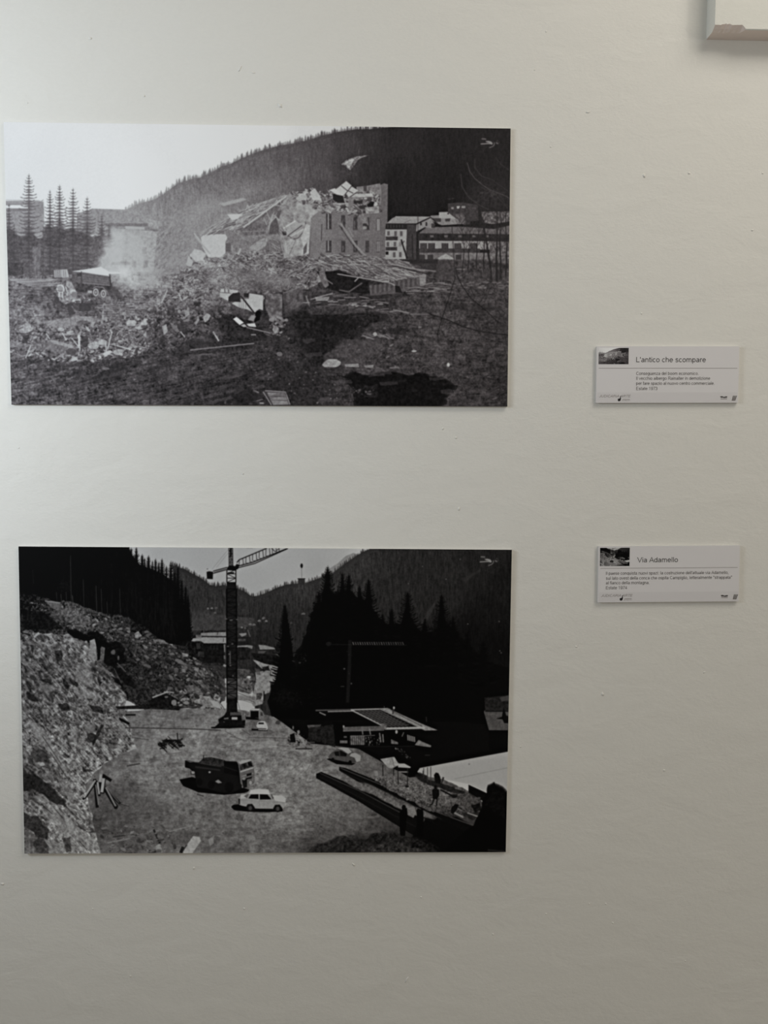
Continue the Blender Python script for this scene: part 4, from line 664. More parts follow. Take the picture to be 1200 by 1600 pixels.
    C.box(362, 1120.5, 371, 1124.5, 128); C.fill([(350, 1122), (357, 1121), (357, 1123.5), (350, 1124)], 84); C.fill([(377, 1114), (383, 1113), (384, 1125), (378, 1126)], 96, .85, 12); C.line([(371, 1095), (375, 1110)], 1, 84, .8); C.line([(345, 1100), (352, 1110)], 1.4, 60, .8); C.ell(350, 1128, 1, 1, 60)
    C.line([(471, 882), (471.5, 903)], .9, 100, .9); C.ell(471.3, 884, 2, 3.6, 28); C.line([(465, 904.3), (477, 904.3)], 1.4, 30); C.fill([(466, 905), (476, 905), (475, 915), (467, 915)], 44, .95, 3); C.line([(467, 913), (467, 920)], 1.2, 60); C.line([(473, 914), (473, 921)], 1, 66); C.line([(476, 907), (477, 919)], .8, 60)
    # vans and cars by the crane
    C.fill([(384, 1120), (406, 1121), (404, 1125), (384, 1124)], 14); C.fill([(390, 1111), (393, 1107), (406, 1107), (411, 1112), (413, 1118), (412, 1124), (405, 1123), (391, 1120)], 96, 1, 5); C.fill([(391.5, 1111), (404, 1111), (404, 1122), (391.5, 1121)], 13); C.line([(392, 1108.5), (405, 1108.5)], 2., 142); C.fill([(406.5, 1112), (411, 1113), (411, 1119), (407, 1119)], 60, .9, 14)
    C.line([(393, 1140), (418, 1141)], 2.6, 10); C.fill([(400.5, 1134), (403, 1128), (408, 1126.5), (414, 1127), (417, 1132), (419, 1137), (417, 1141), (404, 1140.5)], 144, 1, 3); C.fill([(404, 1129), (412, 1129), (412, 1131.5), (403.5, 1131.5)], 28); C.line([(402, 1138.5), (416, 1139)], 1.6, 56); C.ell(410, 1134, 4, 1.6, 150)
    # right hand wood
    woodR = [(447, 952), (470, 1100), (500, 1110), (560, 1105), (600, 1110), (806, 1110), (806, 1190), (640, 1215), (560, 1170), (520, 1165), (486, 1162), (440, 1128), (424, 1118), (418, 1096), (430, 1064), (436, 1040), (440, 1000)]
    C.fill(woodR, 7, .97); C.rfill([(462, 1040), (476, 1000), (488, 960), (504, 942), (520, 928), (550, 924), (568, 938), (590, 962), (606, 976), (622, 976), (640, 966), (656, 986), (676, 986), (700, 976), (716, 996), (735, 1012), (765, 1036), (820, 1056), (820, 1130), (440, 1120)], 8, .97, 4, 0, 21, 2)
    for k, (cx, top, bot, half) in enumerate(((445, 944, 1075, 15), (512, 884, 1010, 22), (535, 895, 1000, 17), (545, 897, 1010, 18), (562, 914, 1010, 14), (576, 904, 1010, 19), (498, 925, 1040, 22), (598, 958, 1030, 14), (612, 950, 1030, 13), (637, 924, 1030, 22), (690, 928, 1040, 19), (664, 965, 1040, 13), (708, 962, 1050, 14), (731, 985, 1060, 13), (480, 990, 1100, 22), (470, 1040, 1110, 20), (755, 1000, 1070, 16))):
        spruce(C, cx, top, bot, half * 1.25, 8, .95, 100 + k, 2.6); C.rfill([(cx, top + 2), (cx + half * .75, bot), (cx - half * .75, bot)], 8, .95, 3, 0, k, 1)
    C.fill([(424, 1070), (445, 1066), (450, 1090), (436, 1100), (424, 1096)], 10, .8, 3); C.blob(450, 1090, 16, 14, 15, .6, n2, .8)
    rubble(C, [(455, 1022), (482, 1020), (480, 1036), (458, 1036)], 26, .8, 2, 24, 66, 0, 1, 1.6, .8, .2, 68); rubble(C, [(436, 1080), (520, 1080), (500, 1110), (440, 1110)], 40, .8, 2, 16, 36, 0, 1, 1.6, .6, .2, 69)
    # second crane against the wood
    C.line([(547, 1000), (546, 1040), (543, 1098)], 6, 21, .8, 5); rubble(C, [(542, 1005), (551, 1005), (547, 1095), (540, 1095)], 26, .8, 2, 20, 44, 0, 1, 1.3, .6, .2, 70); C.ell(513.5, 1006, 4.4, 3.6, 24, .8); C.line([(518, 1007), (636, 1008)], .7, 34, .8)
    for k in range(22): x = 551 + k * 3.7; C.line([(x, 1003), (x + 1.8, 1007.5)], .9, 104 - k * 2 if k % 3 else 132 - k * 2, .9)
    C.line([(551, 1003.6), (630, 1004.2)], .6, 40, .8); C.ell(538, 1045, 1.4, 1.2, 66); C.ell(549, 1068, 1.3, 1.2, 60); C.line([(532, 1072.6), (538, 1072.6)], .9, 56)
    # half finished concrete deck
    C.line([(493, 1110), (549, 1109)], 2.4, 66, .9); C.line([(512, 1112), (552, 1111)], 1.6, 108); C.line([(499, 1113), (509, 1117.5)], 2, 96)
    C.fill([(548, 1108.5), (604, 1106), (612, 1108), (682, 1141), (664, 1141.5), (606, 1140), (596, 1136)], 22, 1)
    C.line([(548, 1109), (604, 1107.5)], 2.2, 118); C.line([(549, 1109.5), (602, 1136)], 2.2, 120); C.fill([(590, 1107), (606, 1107), (664, 1133), (684, 1141), (664, 1141.5), (640, 1130)], 112, .95, 8); C.line([(600, 1138.5), (664, 1137)], 3.4, 130); C.line([(612, 1111), (660, 1135)], 1., 40, .8); C.line([(604, 1106.5), (610, 1108.5)], 1.4, 96)
    for k in range(6): f = (k + 1) / 7.; C.line([(554 + 44 * f, 1110 + 0 * f - .2), (602 + 44 * f, 1137)], .8, 66, .85)
    for k in range(9): f = (k + 1) / 10.; C.line([(552 + 50 * f, 1110 + 26 * f), (592 + 52 * f, 1109 + 26 * f)], 1.2, 74, .8)
    C.fill([(596, 1130), (604, 1132), (604, 1140), (596, 1138)], 84, .8, 8); C.ell(615.5, 1106, 1.6, 2.2, 128); C.line([(615, 1108), (613.6, 1116)], 2.2, 46); C.line([(666, 1120), (666.4, 1128)], 1.4, 34); C.line([(600, 1103), (601, 1106)], 1.4, 52)
    C.fill([(536, 1136), (600, 1134), (602, 1140), (536, 1143)], 74, .95, 6); C.line([(536, 1142.6), (600, 1141)], 1, 100); C.ell(536, 1135, 2.6, 1.8, 120)
    C.fill([(480, 1133), (502, 1132), (500, 1136), (482, 1138)], 60, .9, 10); C.fill([(482, 1137), (522, 1132), (526, 1150), (524, 1168), (500, 1160), (482, 1158)], 26, .9, 5); C.fill([(520, 1128), (536, 1130), (534, 1164), (524, 1162)], 7, .95)
    C.fill([(534, 1143), (650, 1141), (650, 1166), (560, 1166), (534, 1160)], 9, .95); C.box(547, 1149, 570, 1164, 92, .9, 16)
    for x in range(548, 572, 3): C.line([(x, 1149), (x, 1164)], .8, 26)
    C.line([(547, 1150.5), (586, 1149)], 1, 84); rubble(C, [(570, 1152), (596, 1150), (596, 1164), (570, 1164)], 40, .8, 2.4, 50, 112, 1.5, .4, 1.8, .85, .3, 71); C.box(531, 1157, 543, 1161.5, 88, .9, 12); C.box(537, 1150, 542, 1153, 66, .9)
    for p in ([(566, 1141), (567, 1148)], [(577, 1138), (579, 1148)], [(593, 1145), (595, 1160)], [(598, 1147), (599, 1160)]): C.line(p, 2, 100, .85)
    C.ell(619.5, 1143.5, 2, 3, 120); C.line([(628, 1151), (631, 1144)], 1.4, 76)
    for k in range(5): C.line([(637 + k * 2.6, 1148 + k * .8), (637.6 + k * 2.6, 1157 + k * .6)], 1.7, 112, .9)
    C.fill([(648, 1164), (654, 1156), (660, 1159), (674, 1165), (673, 1167.5), (660, 1166)], 96, .95, 8); C.fill([(611, 1155), (622, 1160), (622, 1163), (611, 1162)], 84, .9, 10); C.line([(560, 1166.5), (648, 1166)], 1, 24)
    rubble(C, [(616, 1168), (628, 1170), (646, 1184), (636, 1186)], 22, .9, 2.6, 40, 112, .5, .4, 1.6, .8, .2, 72); C.line([(664, 1180), (672, 1180)], 1.4, 34)
    # workers and blocks at the left edge of the deck
    rubble(C, [(450, 1146), (468, 1142), (490, 1160), (488, 1170), (452, 1164)], 36, 1.5, 4, 12, 96, 0, 1, 1.6, .9, .6, 73); C.fill([(453, 1148), (460, 1145), (462, 1160), (454, 1160)], 14, .95); C.ell(466.5, 1144, 2, 3.2, 100); C.fill([(466, 1152), (470, 1151), (478, 1160), (474, 1162)], 120, .8); C.line([(462, 1170), (488, 1170)], 2, 22, .8); C.ell(458, 1137, 1.2, 3, 96, .9); C.ell(434, 1129, 4, 3, 50, .9, 0, .4); C.line([(478, 1160), (492, 1160)], 1.6, 84, .7)
    # parked cars and lorry
    C.fill([(510, 1186), (522, 1183), (548, 1192), (556, 1193), (550, 1195.5), (526, 1194)], 12); C.fill([(513, 1182), (517, 1177), (522, 1173), (531, 1168.5), (543, 1168), (549, 1172), (552, 1178), (563, 1181), (564, 1187), (558, 1191), (552, 1192), (538, 1190), (514, 1185)], 58, 1, 3); C.fill([(527, 1169.5), (534, 1168), (544, 1168.5), (550, 1175), (544, 1178), (535, 1172)], 124); C.fill([(549, 1177), (556, 1176.5), (564, 1181), (563, 1189), (557, 1191), (554, 1184), (546, 1181)], 122); C.fill([(522, 1175), (533, 1173), (542, 1178), (541, 1182), (524, 1181)], 20); C.line([(530, 1174), (531, 1181)], .9, 60); C.ell(520, 1187, 2.4, 3, 16); C.ell(547, 1191, 2.6, 3, 14)
    C.fill([(280, 1218), (300, 1214), (320, 1220), (384, 1232), (392, 1235), (382, 1239), (350, 1242), (310, 1238), (286, 1228)], 9); C.fill([(289, 1188), (297, 1191), (317, 1191), (372, 1198), (378, 1208), (378, 1232), (362, 1240), (340, 1238), (324, 1232), (308, 1230), (304, 1208), (296, 1201), (289, 1199)], 17)
    C.fill([(318, 1184), (330, 1183), (352, 1188), (350, 1197), (328, 1196), (310, 1192)], 34, 1, 8); C.line([(318, 1180), (318, 1188)], 1.2, 16); C.line([(290, 1188), (310, 1192), (346, 1198)], 1.4, 46, .8); C.fill([(350, 1189), (370, 1190), (374, 1198), (372, 1212), (350, 1208)], 12); C.fill([(305, 1197), (344, 1202), (344, 1204.5), (305, 1200)], 34, .8)
    C.fill([(372, 1193), (378, 1190), (392, 1187.5), (396, 1194), (397, 1201), (398, 1218), (397, 1224), (388, 1228), (382, 1232), (376, 1224), (374, 1206)], 78, 1, 3); C.fill([(372, 1191), (380, 1187.5), (392, 1186), (393, 1189), (376, 1194)], 128); C.fill([(373.5, 1195.5), (392, 1189), (395, 1197), (376, 1203.5)], 34, 1, 14); C.line([(375.5, 1206), (396, 1199.5)], 2, 132); C.line([(378, 1213), (396, 1208)], 1.3, 112); C.fill([(385, 1209.5), (393, 1207.5), (393, 1211), (385.5, 1213)], 20); C.fill([(384, 1216), (394, 1213), (393, 1216.5), (386, 1218)], 24); C.line([(386, 1191), (388, 1198)], 1, 84); C.fill([(378, 1218), (386, 1216), (386, 1230), (380, 1232)], 22); C.ell(381, 1217, 2.6, 2., 112, .85); C.ell(391.5, 1223, 2.2, 3, 128, .9); C.ell(395, 1218, 1.4, 3, 96, .8)
    for x, y, r in ((312, 1222, 5), (358, 1230, 7), (330, 1226, 5.5)): C.ell(x, y, r, r * 1.2, 12)
    C.ell(327.5, 1206.5, 1.8, 1.6, 112); C.fill([(336, 1221), (341, 1218), (347, 1223), (341, 1224)], 112, .9); C.ell(301.5, 1207, 3, 2, 120, .85); C.line([(298, 1205), (299, 1210), (306, 1210)], 1, 24); C.line([(350, 1198), (372, 1205)], .8, 30)
    C.fill([(361, 1261), (364, 1257.5), (378, 1256), (402, 1264), (442, 1264), (441, 1268), (420, 1269), (390, 1268.5), (366, 1266)], 10)
    C.fill([(373, 1257), (374, 1246), (377, 1241), (386, 1240), (390, 1234), (404, 1232.5), (420, 1233.5), (425, 1242), (440, 1243.5), (447, 1248), (446, 1256), (444, 1262), (438, 1266), (408, 1265), (378, 1259)], 118, 1, 3)
    C.fill([(389, 1240.5), (392, 1234.5), (404, 1232.5), (419, 1233.5), (422, 1241)], 152); C.fill([(424, 1242.5), (440, 1243), (446.5, 1247), (446, 1254), (430, 1251)], 146); C.fill([(376, 1242.5), (384, 1241), (385, 1247), (376, 1248)], 138); C.fill([(388, 1247.5), (392, 1241.5), (403.8, 1241), (404, 1248.5)], 22); C.fill([(406, 1241), (418, 1241.5), (424, 1249), (406, 1249.3)], 22); C.fill([(381, 1244), (387, 1240.5), (389, 1241), (386, 1247)], 74); C.fill([(422.5, 1241), (424.5, 1241), (428, 1247), (426, 1249)], 66); C.line([(374, 1250), (446, 1254)], .6, 92, .7); C.line([(405, 1249), (406, 1262)], .6, 84, .6); C.fill([(372.6, 1248), (375, 1248), (375, 1256.5), (373, 1256.5)], 26)
    for x, y in ((391, 1262.5), (434, 1263.5)): C.fill([(x - 7, y - 1), (x - 4, y - 6), (x + 3, y - 6.4), (x + 7, y - 1), (x + 7, y + 3), (x - 7, y + 3)], 18); C.ell(x, y, 5.2, 5.8, 24); C.ell(x, y, 2.6, 3.2, 56)
    C.ell(446, 1257, 1.2, 2, 130); C.line([(398, 1264.5), (428, 1265)], 2.4, 12)
    C.line([(308, 1241), (318, 1244)], 2, 40, .8); C.rfill([(370, 1272), (384, 1270), (382, 1284), (372, 1282)], 60, .5, 3, 10)
    # steel beams lying across the ground
    C.fill([(530, 1198), (540, 1200), (600, 1224), (690, 1265), (760, 1300), (790, 1318), (790, 1334), (740, 1328), (690, 1292), (640, 1262), (560, 1222), (530, 1204)], 13, .97)
    C.fill([(494, 1209), (502, 1206), (560, 1230), (640, 1270), (720, 1306), (780, 1330), (700, 1332), (640, 1302), (560, 1252), (520, 1230), (494, 1216)], 13, .95)
    C.rfill([(540, 1218), (580, 1226), (640, 1256), (680, 1276), (674, 1284), (640, 1270), (584, 1242), (540, 1222)], 84, .8, 2, 12)
    C.line([(532, 1200), (600, 1228), (680, 1268), (740, 1290)], 1.4, 60, .85); C.line([(500, 1208), (560, 1235), (630, 1272)], 1.3, 52, .85); C.line([(536, 1207), (610, 1240), (690, 1280)], 1.2, 30, .8); C.line([(500, 1214), (570, 1250), (650, 1292)], 1, 28, .7)
    C.fill([(656, 1275), (700, 1286), (760, 1316), (800, 1326), (800, 1342), (690, 1342), (640, 1320)], 12, .9)
    sb = [(576, 1215), (600, 1212), (640, 1216), (700, 1226), (740, 1240), (756, 1262), (740, 1276), (700, 1276), (660, 1262), (610, 1236)]
    C.rfill(sb, st * (1.02 + .2 * n2 + .12 * n5), .9, 3, 0, 12, 1); rubble(C, sb, 170, 1, 3.6, .4, 1.5, .3, .8, 1.8, .75, .5, 74, st)
    C.rfill([(722, 1270), (748, 1268), (760, 1276), (738, 1282)], 26, .8, 2, 4); C.line([(712, 1262), (745, 1276)], 1.4, 100, .8); C.line([(706, 1268), (724, 1277)], 3, 112, .85); C.line([(730, 1270), (748, 1276)], 2.2, 104, .85)
    # tarpaulin shelter
    C.fill([(594, 1186), (612, 1183), (616, 1182.5), (622, 1192), (626, 1194), (612, 1201), (606, 1199)], 122, 1, 8); C.line([(612, 1183), (616, 1198)], 1, 84); C.fill([(622, 1193), (632, 1193), (642, 1198.5), (641, 1200), (622, 1199)], 128); C.fill([(624, 1200), (638, 1200), (636, 1204), (624, 1203)], 16); C.fill([(622, 1205), (638, 1205), (638, 1207.5), (622, 1207)], 96)
    for x0_, y0_, x1_, y1_ in ((621.5, 1200, 622.5, 1226), (637, 1200, 636.5, 1229), (598, 1195, 598.4, 1213), (615, 1200, 615, 1212)): C.line([(x0_, y0_), (x1_, y1_)], 1.6, 30, .9)
    C.ell(636, 1229, 3, 1.6, 26); C.fill([(585, 1205), (590, 1204), (591, 1212), (586, 1213)], 112, .8); C.line([(576, 1199), (590, 1204)], 1.2, 60, .7)
    # pale flat roof on the right and figures
    C.fill([(652, 1206), (656, 1200), (796, 1174), (797, 1242), (784, 1236), (765, 1240), (750, 1233), (733, 1225), (700, 1219), (660, 1212)], 132 + .6 * n5, 1)
    C.line([(710, 1217), (796, 1199)], .8, 104, .8); C.ell(733, 1194, 1.2, 1.2, 92); C.line([(700, 1230), (735, 1238)], 1, 120, .5)
    C.rfill([(648, 1212), (656, 1207), (668, 1212), (668, 1218), (690, 1224), (726, 1236), (722, 1240), (690, 1232), (660, 1222)], 24, .9, 2, 3); C.line([(688, 1234), (712, 1246)], 2.6, 20); C.ell(710, 1244, 5, 3, 22, .9, 0, .4)
    for x, y0_, y1_ in ((662, 1200, 1216), (668, 1199, 1222), (673, 1198, 1222), (661, 1204, 1212)): C.line([(x, y0_), (x, y1_)], 1.2, 44, .9)
    C.fill([(678, 1211), (681, 1207), (685, 1208), (688, 1214), (689, 1222), (693, 1214), (694, 1215), (690, 1226), (680, 1223)], 18); C.line([(692, 1214), (689, 1224)], 1.4, 60)
    C.fill([(732, 1226), (758, 1238), (764, 1241), (758, 1254), (732, 1238)], 14); C.rfill([(762, 1228), (770, 1224), (774, 1226), (786, 1232), (796, 1242), (797, 1342), (700, 1342), (700, 1322), (740, 1290), (752, 1264), (758, 1244)], 7, .97, 2, 2); C.line([(772, 1222), (773, 1230)], 1.6, 12); C.rfill([(736, 1258), (750, 1254), (756, 1266), (744, 1270)], 14, .9, 2, 3); C.ell(748, 1247, 3, 1.6, 60, .9)
    C.ell(680.5, 1229.5, 2.6, 2.6, 16); C.fill([(675, 1234), (680, 1231), (686, 1234), (686.5, 1242), (683, 1249), (676, 1248)], 17); C.line([(678, 1248), (676, 1256), (671, 1258)], 1.8, 18); C.line([(683, 1248), (682, 1259)], 1.8, 18); C.fill([(705, 1262), (711, 1256), (717, 1257), (714, 1265), (708, 1272), (704, 1270)], 18); C.line([(716, 1262), (730, 1270)], 1, 28)
    C.fill([(628, 1260), (636, 1258), (648, 1262), (650, 1270), (646, 1278), (638, 1274), (630, 1268)], 94, .95, 6); C.fill([(657, 1272), (664, 1280), (660, 1288)], 74, .7)
    for x in (628, 655): C.ell(x + (3 if x == 628 else -1), 1262 if x == 628 else 1268, 3.4, 4.6, 9); C.fill([(x - 4, 1270), (x, 1265), (x + 6, 1264), (x + 7, 1280), (x + 5, 1306), (x - 3, 1306)], 10, .98)
    C.fill([(636, 1262), (637, 1276), (632, 1280), (630, 1266)], 10)
    C.rfill([(470, 1340), (500, 1318), (540, 1306), (570, 1312), (600, 1300), (625, 1305), (660, 1312), (700, 1342)], 26, .8, 5, 8, 3); C.rfill([(560, 1322), (620, 1314), (660, 1326), (640, 1338), (570, 1336)], 50, .4, 4, 14, 5); C.line([(762, 1328), (792, 1331)], 2, 40, .7)
    # house at the right edge
    C.fill([(756, 1112), (762, 1104), (797, 1110), (797, 1141), (764, 1141)], 64, .95, 4); C.fill([(757, 1090), (797, 1086), (797, 1111), (758, 1112)], 26, .95, 5); C.fill([(780, 1090), (797, 1086), (797, 1094), (784, 1096)], 52, .9); C.line([(758, 1111.5), (797, 1111.5)], 1.2, 14); C.fill([(775, 1123), (784, 1120), (787, 1104), (791, 1118), (797, 1120), (797, 1130), (788, 1130), (785, 1124)], 12); C.box(764, 1141, 797, 1172, 9)
    C.a *= 1 + (.04 * n1 + .03 * C.noise(1, None, 95, 1)) * np.clip((150 - C.a) / 80, .2, 1)
    crispen(C, 4., .3)
    signature_mark(C, 751, 870, 142)
    C.soften(.6)
    return C

# ------------------------------------------------------------------ materials
def mat(name, color, rough=.8, spec=.3):
    mt = bpy.data.materials.new(name); mt.use_nodes = True
    b = mt.node_tree.nodes['Principled BSDF']
    b.inputs['Base Color'].default_value = (*color, 1); b.inputs['Roughness'].default_value = rough
    b.inputs['Specular IOR Level'].default_value = spec
    return mt

def nodes(mt): return mt.node_tree.nodes, mt.node_tree.links, mt.node_tree.nodes['Principled BSDF']

def plaster(name, color, rough, depth=1.0, spec=.3):
    # rolled emulsion over hand-trowelled plaster: fine orange peel, flatter patches, slow waves
    mt = mat(name, color, rough, spec); N, L, B = nodes(mt)
    tc = N.new('ShaderNodeTexCoord'); mp = N.new('ShaderNodeMapping'); mp.inputs['Scale'].default_value = (1, 1, 1.6); L.new(tc.outputs['Object'], mp.inputs['Vector'])
    def noise(scale, detail, rg=.55, dist=0.):
        n = N.new('ShaderNodeTexNoise'); n.inputs['Scale'].default_value = scale; n.inputs['Detail'].default_value = detail
        n.inputs['Roughness'].default_value = rg; n.inputs['Distortion'].default_value = dist
        L.new(mp.outputs['Vector'], n.inputs['Vector']); return n
    def math(op, a, b):
        k = N.new('ShaderNodeMath'); k.operation = op
        for i, v in enumerate((a, b)):
            if isinstance(v, (int, float)): k.inputs[i].default_value = v
            else: L.new(v, k.inputs[i])
        return k.outputs[0]
    fine = noise(600, 3); mid = noise(210, 4, .6, .6); slow = noise(14, 4, .55, .4); patch = noise(5, 3)
    ramp = N.new('ShaderNodeMapRange'); ramp.inputs['From Min'].default_value = .36; ramp.inputs['From Max'].default_value = .66
    ramp.inputs['To Min'].default_value = .35; L.new(patch.outputs['Fac'], ramp.inputs['Value'])
    h = math('MULTIPLY', math('ADD', math('MULTIPLY', fine.outputs['Fac'], .00022), math('MULTIPLY', mid.outputs['Fac'], .0008)), ramp.outputs['Result'])
    h = math('ADD', h, math('MULTIPLY', slow.outputs['Fac'], .0035))
    bp = N.new('ShaderNodeBump'); bp.inputs['Distance'].default_value = 1.0 * depth; bp.inputs['Strength'].default_value = .42
    L.new(h, bp.inputs['Height']); L.new(bp.outputs['Normal'], B.inputs['Normal'])
    cr = N.new('ShaderNodeMix'); cr.data_type = 'RGBA'
    cr.inputs['A'].default_value = (*[c * .97 for c in color], 1); cr.inputs['B'].default_value = (*[min(c * 1.03, 1) for c in color], 1)
    L.new(mid.outputs['Fac'], cr.inputs['Factor']); L.new(cr.outputs['Result'], B.inputs['Base Color'])
    return mt

WALLC = (.80, .785, .735)
M_WALL = plaster('wall_plaster', WALLC, .62, 1.0, .35)
M_CEIL = plaster('ceiling_paint', (.8, .79, .76), .9)
M_BOARD = plaster('white_gloss_paint', (.76, .755, .70), .5, .8, .3)
M_EDGE = mat('chipped_edge_and_underside', (.83, .72, .655), .85)  # pinkish tone shared by the bare chips and the whole underside
M_CORE = mat('white_foam_core', (.62, .60, .57), .7)
M_CARD = mat('label_paper', (.765, .745, .75), .55, .2); M_BAND = mat('label_footer_tint', (.715, .695, .70), .55, .2)
M_INK = mat('dark_grey_ink', (.085, .078, .075), .6); M_INK2 = mat('grey_ink', (.17, .155, .15), .6)
M_INK3 = mat('light_grey_ink', (.33, .30, .29), .6); M_BLACK = mat('black_ink', (.012, .01, .01), .6)
M_FLOOR = mat('grey_floor', (.30, .28, .25), .5); M_SKIRT = mat('skirting_paint', (.7, .69, .66), .4)
N_, L_, B_ = nodes(M_FLOOR); t_ = N_.new('ShaderNodeTexNoise'); t_.inputs['Scale'].default_value = 30; r_ = N_.new('ShaderNodeMapRange')
r_.inputs['To Min'].default_value = .35; r_.inputs['To Max'].default_value = .6; L_.new(t_.outputs['Fac'], r_.inputs['Value']); L_.new(r_.outputs['Result'], B_.inputs['Roughness'])

# ------------------------------------------------------------------ mesh helpers
def link(name, me, mt, parent=None, kind=None):
    for x in (mt if isinstance(mt, (list, tuple)) else [mt]): me.materials.append(x)
    o = bpy.data.objects.new(name, me); COL.objects.link(o)
    if parent is not None: o.parent = parent
    if kind: o['kind'] = kind
    return o

def box_mesh(name, x0, y0, z0, x1, y1, z1, bevel=0.):
    bm = bmesh.new(); bmesh.ops.create_cube(bm, size=1)
    for v in bm.verts: v.co = Vector((x0 if v.co.x < 0 else x1, y0 if v.co.y < 0 else y1, z0 if v.co.z < 0 else z1))
    if bevel: bmesh.ops.bevel(bm, geom=bm.edges[:], offset=bevel, segments=2, affect='EDGES')
    me = bpy.data.meshes.new(name); bm.to_mesh(me); bm.free(); return me

def prism(name, pts, y0, y1):
    # flat outline in x,z (metres) extruded in y
    bm = bmesh.new(); v = [bm.verts.new((x, y0, z)) for x, z in pts]; f = bm.faces.new(v)
    g = bmesh.ops.extrude_face_region(bm, geom=[f])
    for q in g['geom']:
        if isinstance(q, bmesh.types.BMVert): q.co.y = y1
    bmesh.ops.recalc_face_normals(bm, faces=bm.faces[:])
    me = bpy.data.meshes.new(name); bm.to_mesh(me); bm.free(); return me

# ------------------------------------------------------------------ the room
XW0, XW1, YR, ZC = -2.4, 3.6, -4.6, 3.1
link('floor', box_mesh('floor', XW0 - .1, YR, -.1, XW1 + .1, .12, 0), M_FLOOR, kind='structure')
link('ceiling', box_mesh('ceiling', XW0 - .1, YR, ZC, XW1 + .1, .12, ZC + .1), M_CEIL, kind='structure')
# the hung wall: a fine grid with slow hand-plastered waves
bm = bmesh.new(); NX, NZ = 150, 80
rs = np.random.RandomState(4); ph = rs.rand(6, 3) * 6.28
def wave(x, z):
    return sum(.0007 / (k + 1) * math.sin(x * (1.7 + 2.3 * k) + ph[k, 0]) * math.sin(z * (2.1 + 1.9 * k) + ph[k, 1]) for k in range(6)) - .0012
grid = [[bm.verts.new((XW0 + (XW1 - XW0) * i / NX, wave(XW0 + (XW1 - XW0) * i / NX, ZC * j / NZ), ZC * j / NZ)) for i in range(NX + 1)] for j in range(NZ + 1)]
for j in range(NZ):
    for i in range(NX): bm.faces.new((grid[j][i], grid[j][i + 1], grid[j + 1][i + 1], grid[j + 1][i])).smooth = True
back = [bm.verts.new(c) for c in ((XW0, .12, 0), (XW1, .12, 0), (XW1, .12, ZC), (XW0, .12, ZC))]
bm.faces.new(back[::-1])
bm.faces.new([grid[0][i] for i in range(NX, -1, -1)] + [back[0], back[1]]); bm.faces.new([grid[NZ][i] for i in range(NX + 1)] + [back[2], back[3]])
bm.faces.new([grid[j][0] for j in range(NZ + 1)] + [back[3], back[0]]); bm.faces.new([grid[j][NX] for j in range(NZ, -1, -1)] + [back[1], back[2]])
bmesh.ops.recalc_face_normals(bm, faces=bm.faces[:])
me = bpy.data.meshes.new('wall_back'); bm.to_mesh(me); bm.free()
wall = link('wall_back', me, M_WALL, kind='structure')
sk = link('baseboard_back', box_mesh('baseboard_back', XW0, -.016, 0, XW1, .02, .09, .003), M_SKIRT, kind='structure')
# small plaster crumbs, pits' rims and roller nibs that show on the wall (x, z from eye level, size)
NIBS = [(-0.3626, 0.5535, 0.0016, 1.3), (-0.2931, 0.4809, 0.0013, 1), (-0.4465, 0.4692, 0.001, 1), (-0.114, 0.4723, 0.0022, 1.6), (-0.1666, 0.5186, 0.0014, 3), (-0.1496, 0.5139, 0.0012, 3), (0.3791, 0.3878, 0.0018, 1.6), (0.4405, 0.3921, 0.0016, 1), (0.5419, 0.3936, 0.0013, 1), (0.3806, 0.2034, 0.0013, 1), (0.2418, 0.574, 0.0012, 1), (0.2272, 0.524, 0.001, 1), (0.3002, 0.4701, 0.0015, 2), (0.3391, -0.3277, 0.0019, 1.3), (0.43, -0.4384, 0.0016, 1), (0.2239, -0.4032, 0.0012, 1), (-0.2378, -0.5776, 0.0014, 1.4), (-0.5062, -0.5988, 0.0018, 1.4), (-0.3808, -0.6363, 0.0012, 1), (-0.1668, -0.6373, 0.0015, 1), (-0.3292, -0.736, 0.0014, 1), (0.1091, 0.044, 0.0013, 1.4), (0.1269, 0.0318, 0.0013, 1.4), (0.1325, -0.0664, 0.0015, 1.5), (-0.1653, -0.0192, 0.0012, 1), (0.085, -0.6225, 0.0013, 1), (0.1887, -0.6786, 0.0014, 1), (0.3268, -0.6341, 0.0012, 1), (0.3509, -0.6343, 0.0014, 1), (0.3619, -0.663, 0.0014, 1), (0.265, -0.6488, 0.0012, 1), (0.1276, -0.5756, 0.0012, 1), (-0.0122, -0.5736, 0.0014, 2), (0.0648, -0.7452, 0.0013, 4), (0.469, -0.7208, 0.0012, 1), (-0.4688, 0.014, 0.001, 1), (0.5305, 0.3173, 0.0013, 1.5), (0.2507, 0.4239, 0.0012, 1.3), (0.4836, -0.2966, 0.0012, 1.5), (0.3002, -0.2598, 0.0013, 1.4)]
for k, (x, z, s, e) in enumerate(NIBS):
    bm = bmesh.new(); bmesh.ops.create_icosphere(bm, subdivisions=2, radius=1)
    for v in bm.verts:
        f = 1 + .35 * math.sin(5 * v.co.x + k) * math.cos(4 * v.co.z - k); v.co = Vector((v.co.x * s * e * f, v.co.y * s * .45, v.co.z * s * f))
    for fc in bm.faces: fc.smooth = True
    me = bpy.data.meshes.new('plaster_nib'); bm.to_mesh(me); bm.free()
    o = link('plaster_nib', me, M_WALL, wall); o.location = (x, wave(x, z + EYE), z + EYE); o.rotation_euler.y = k * 1.3

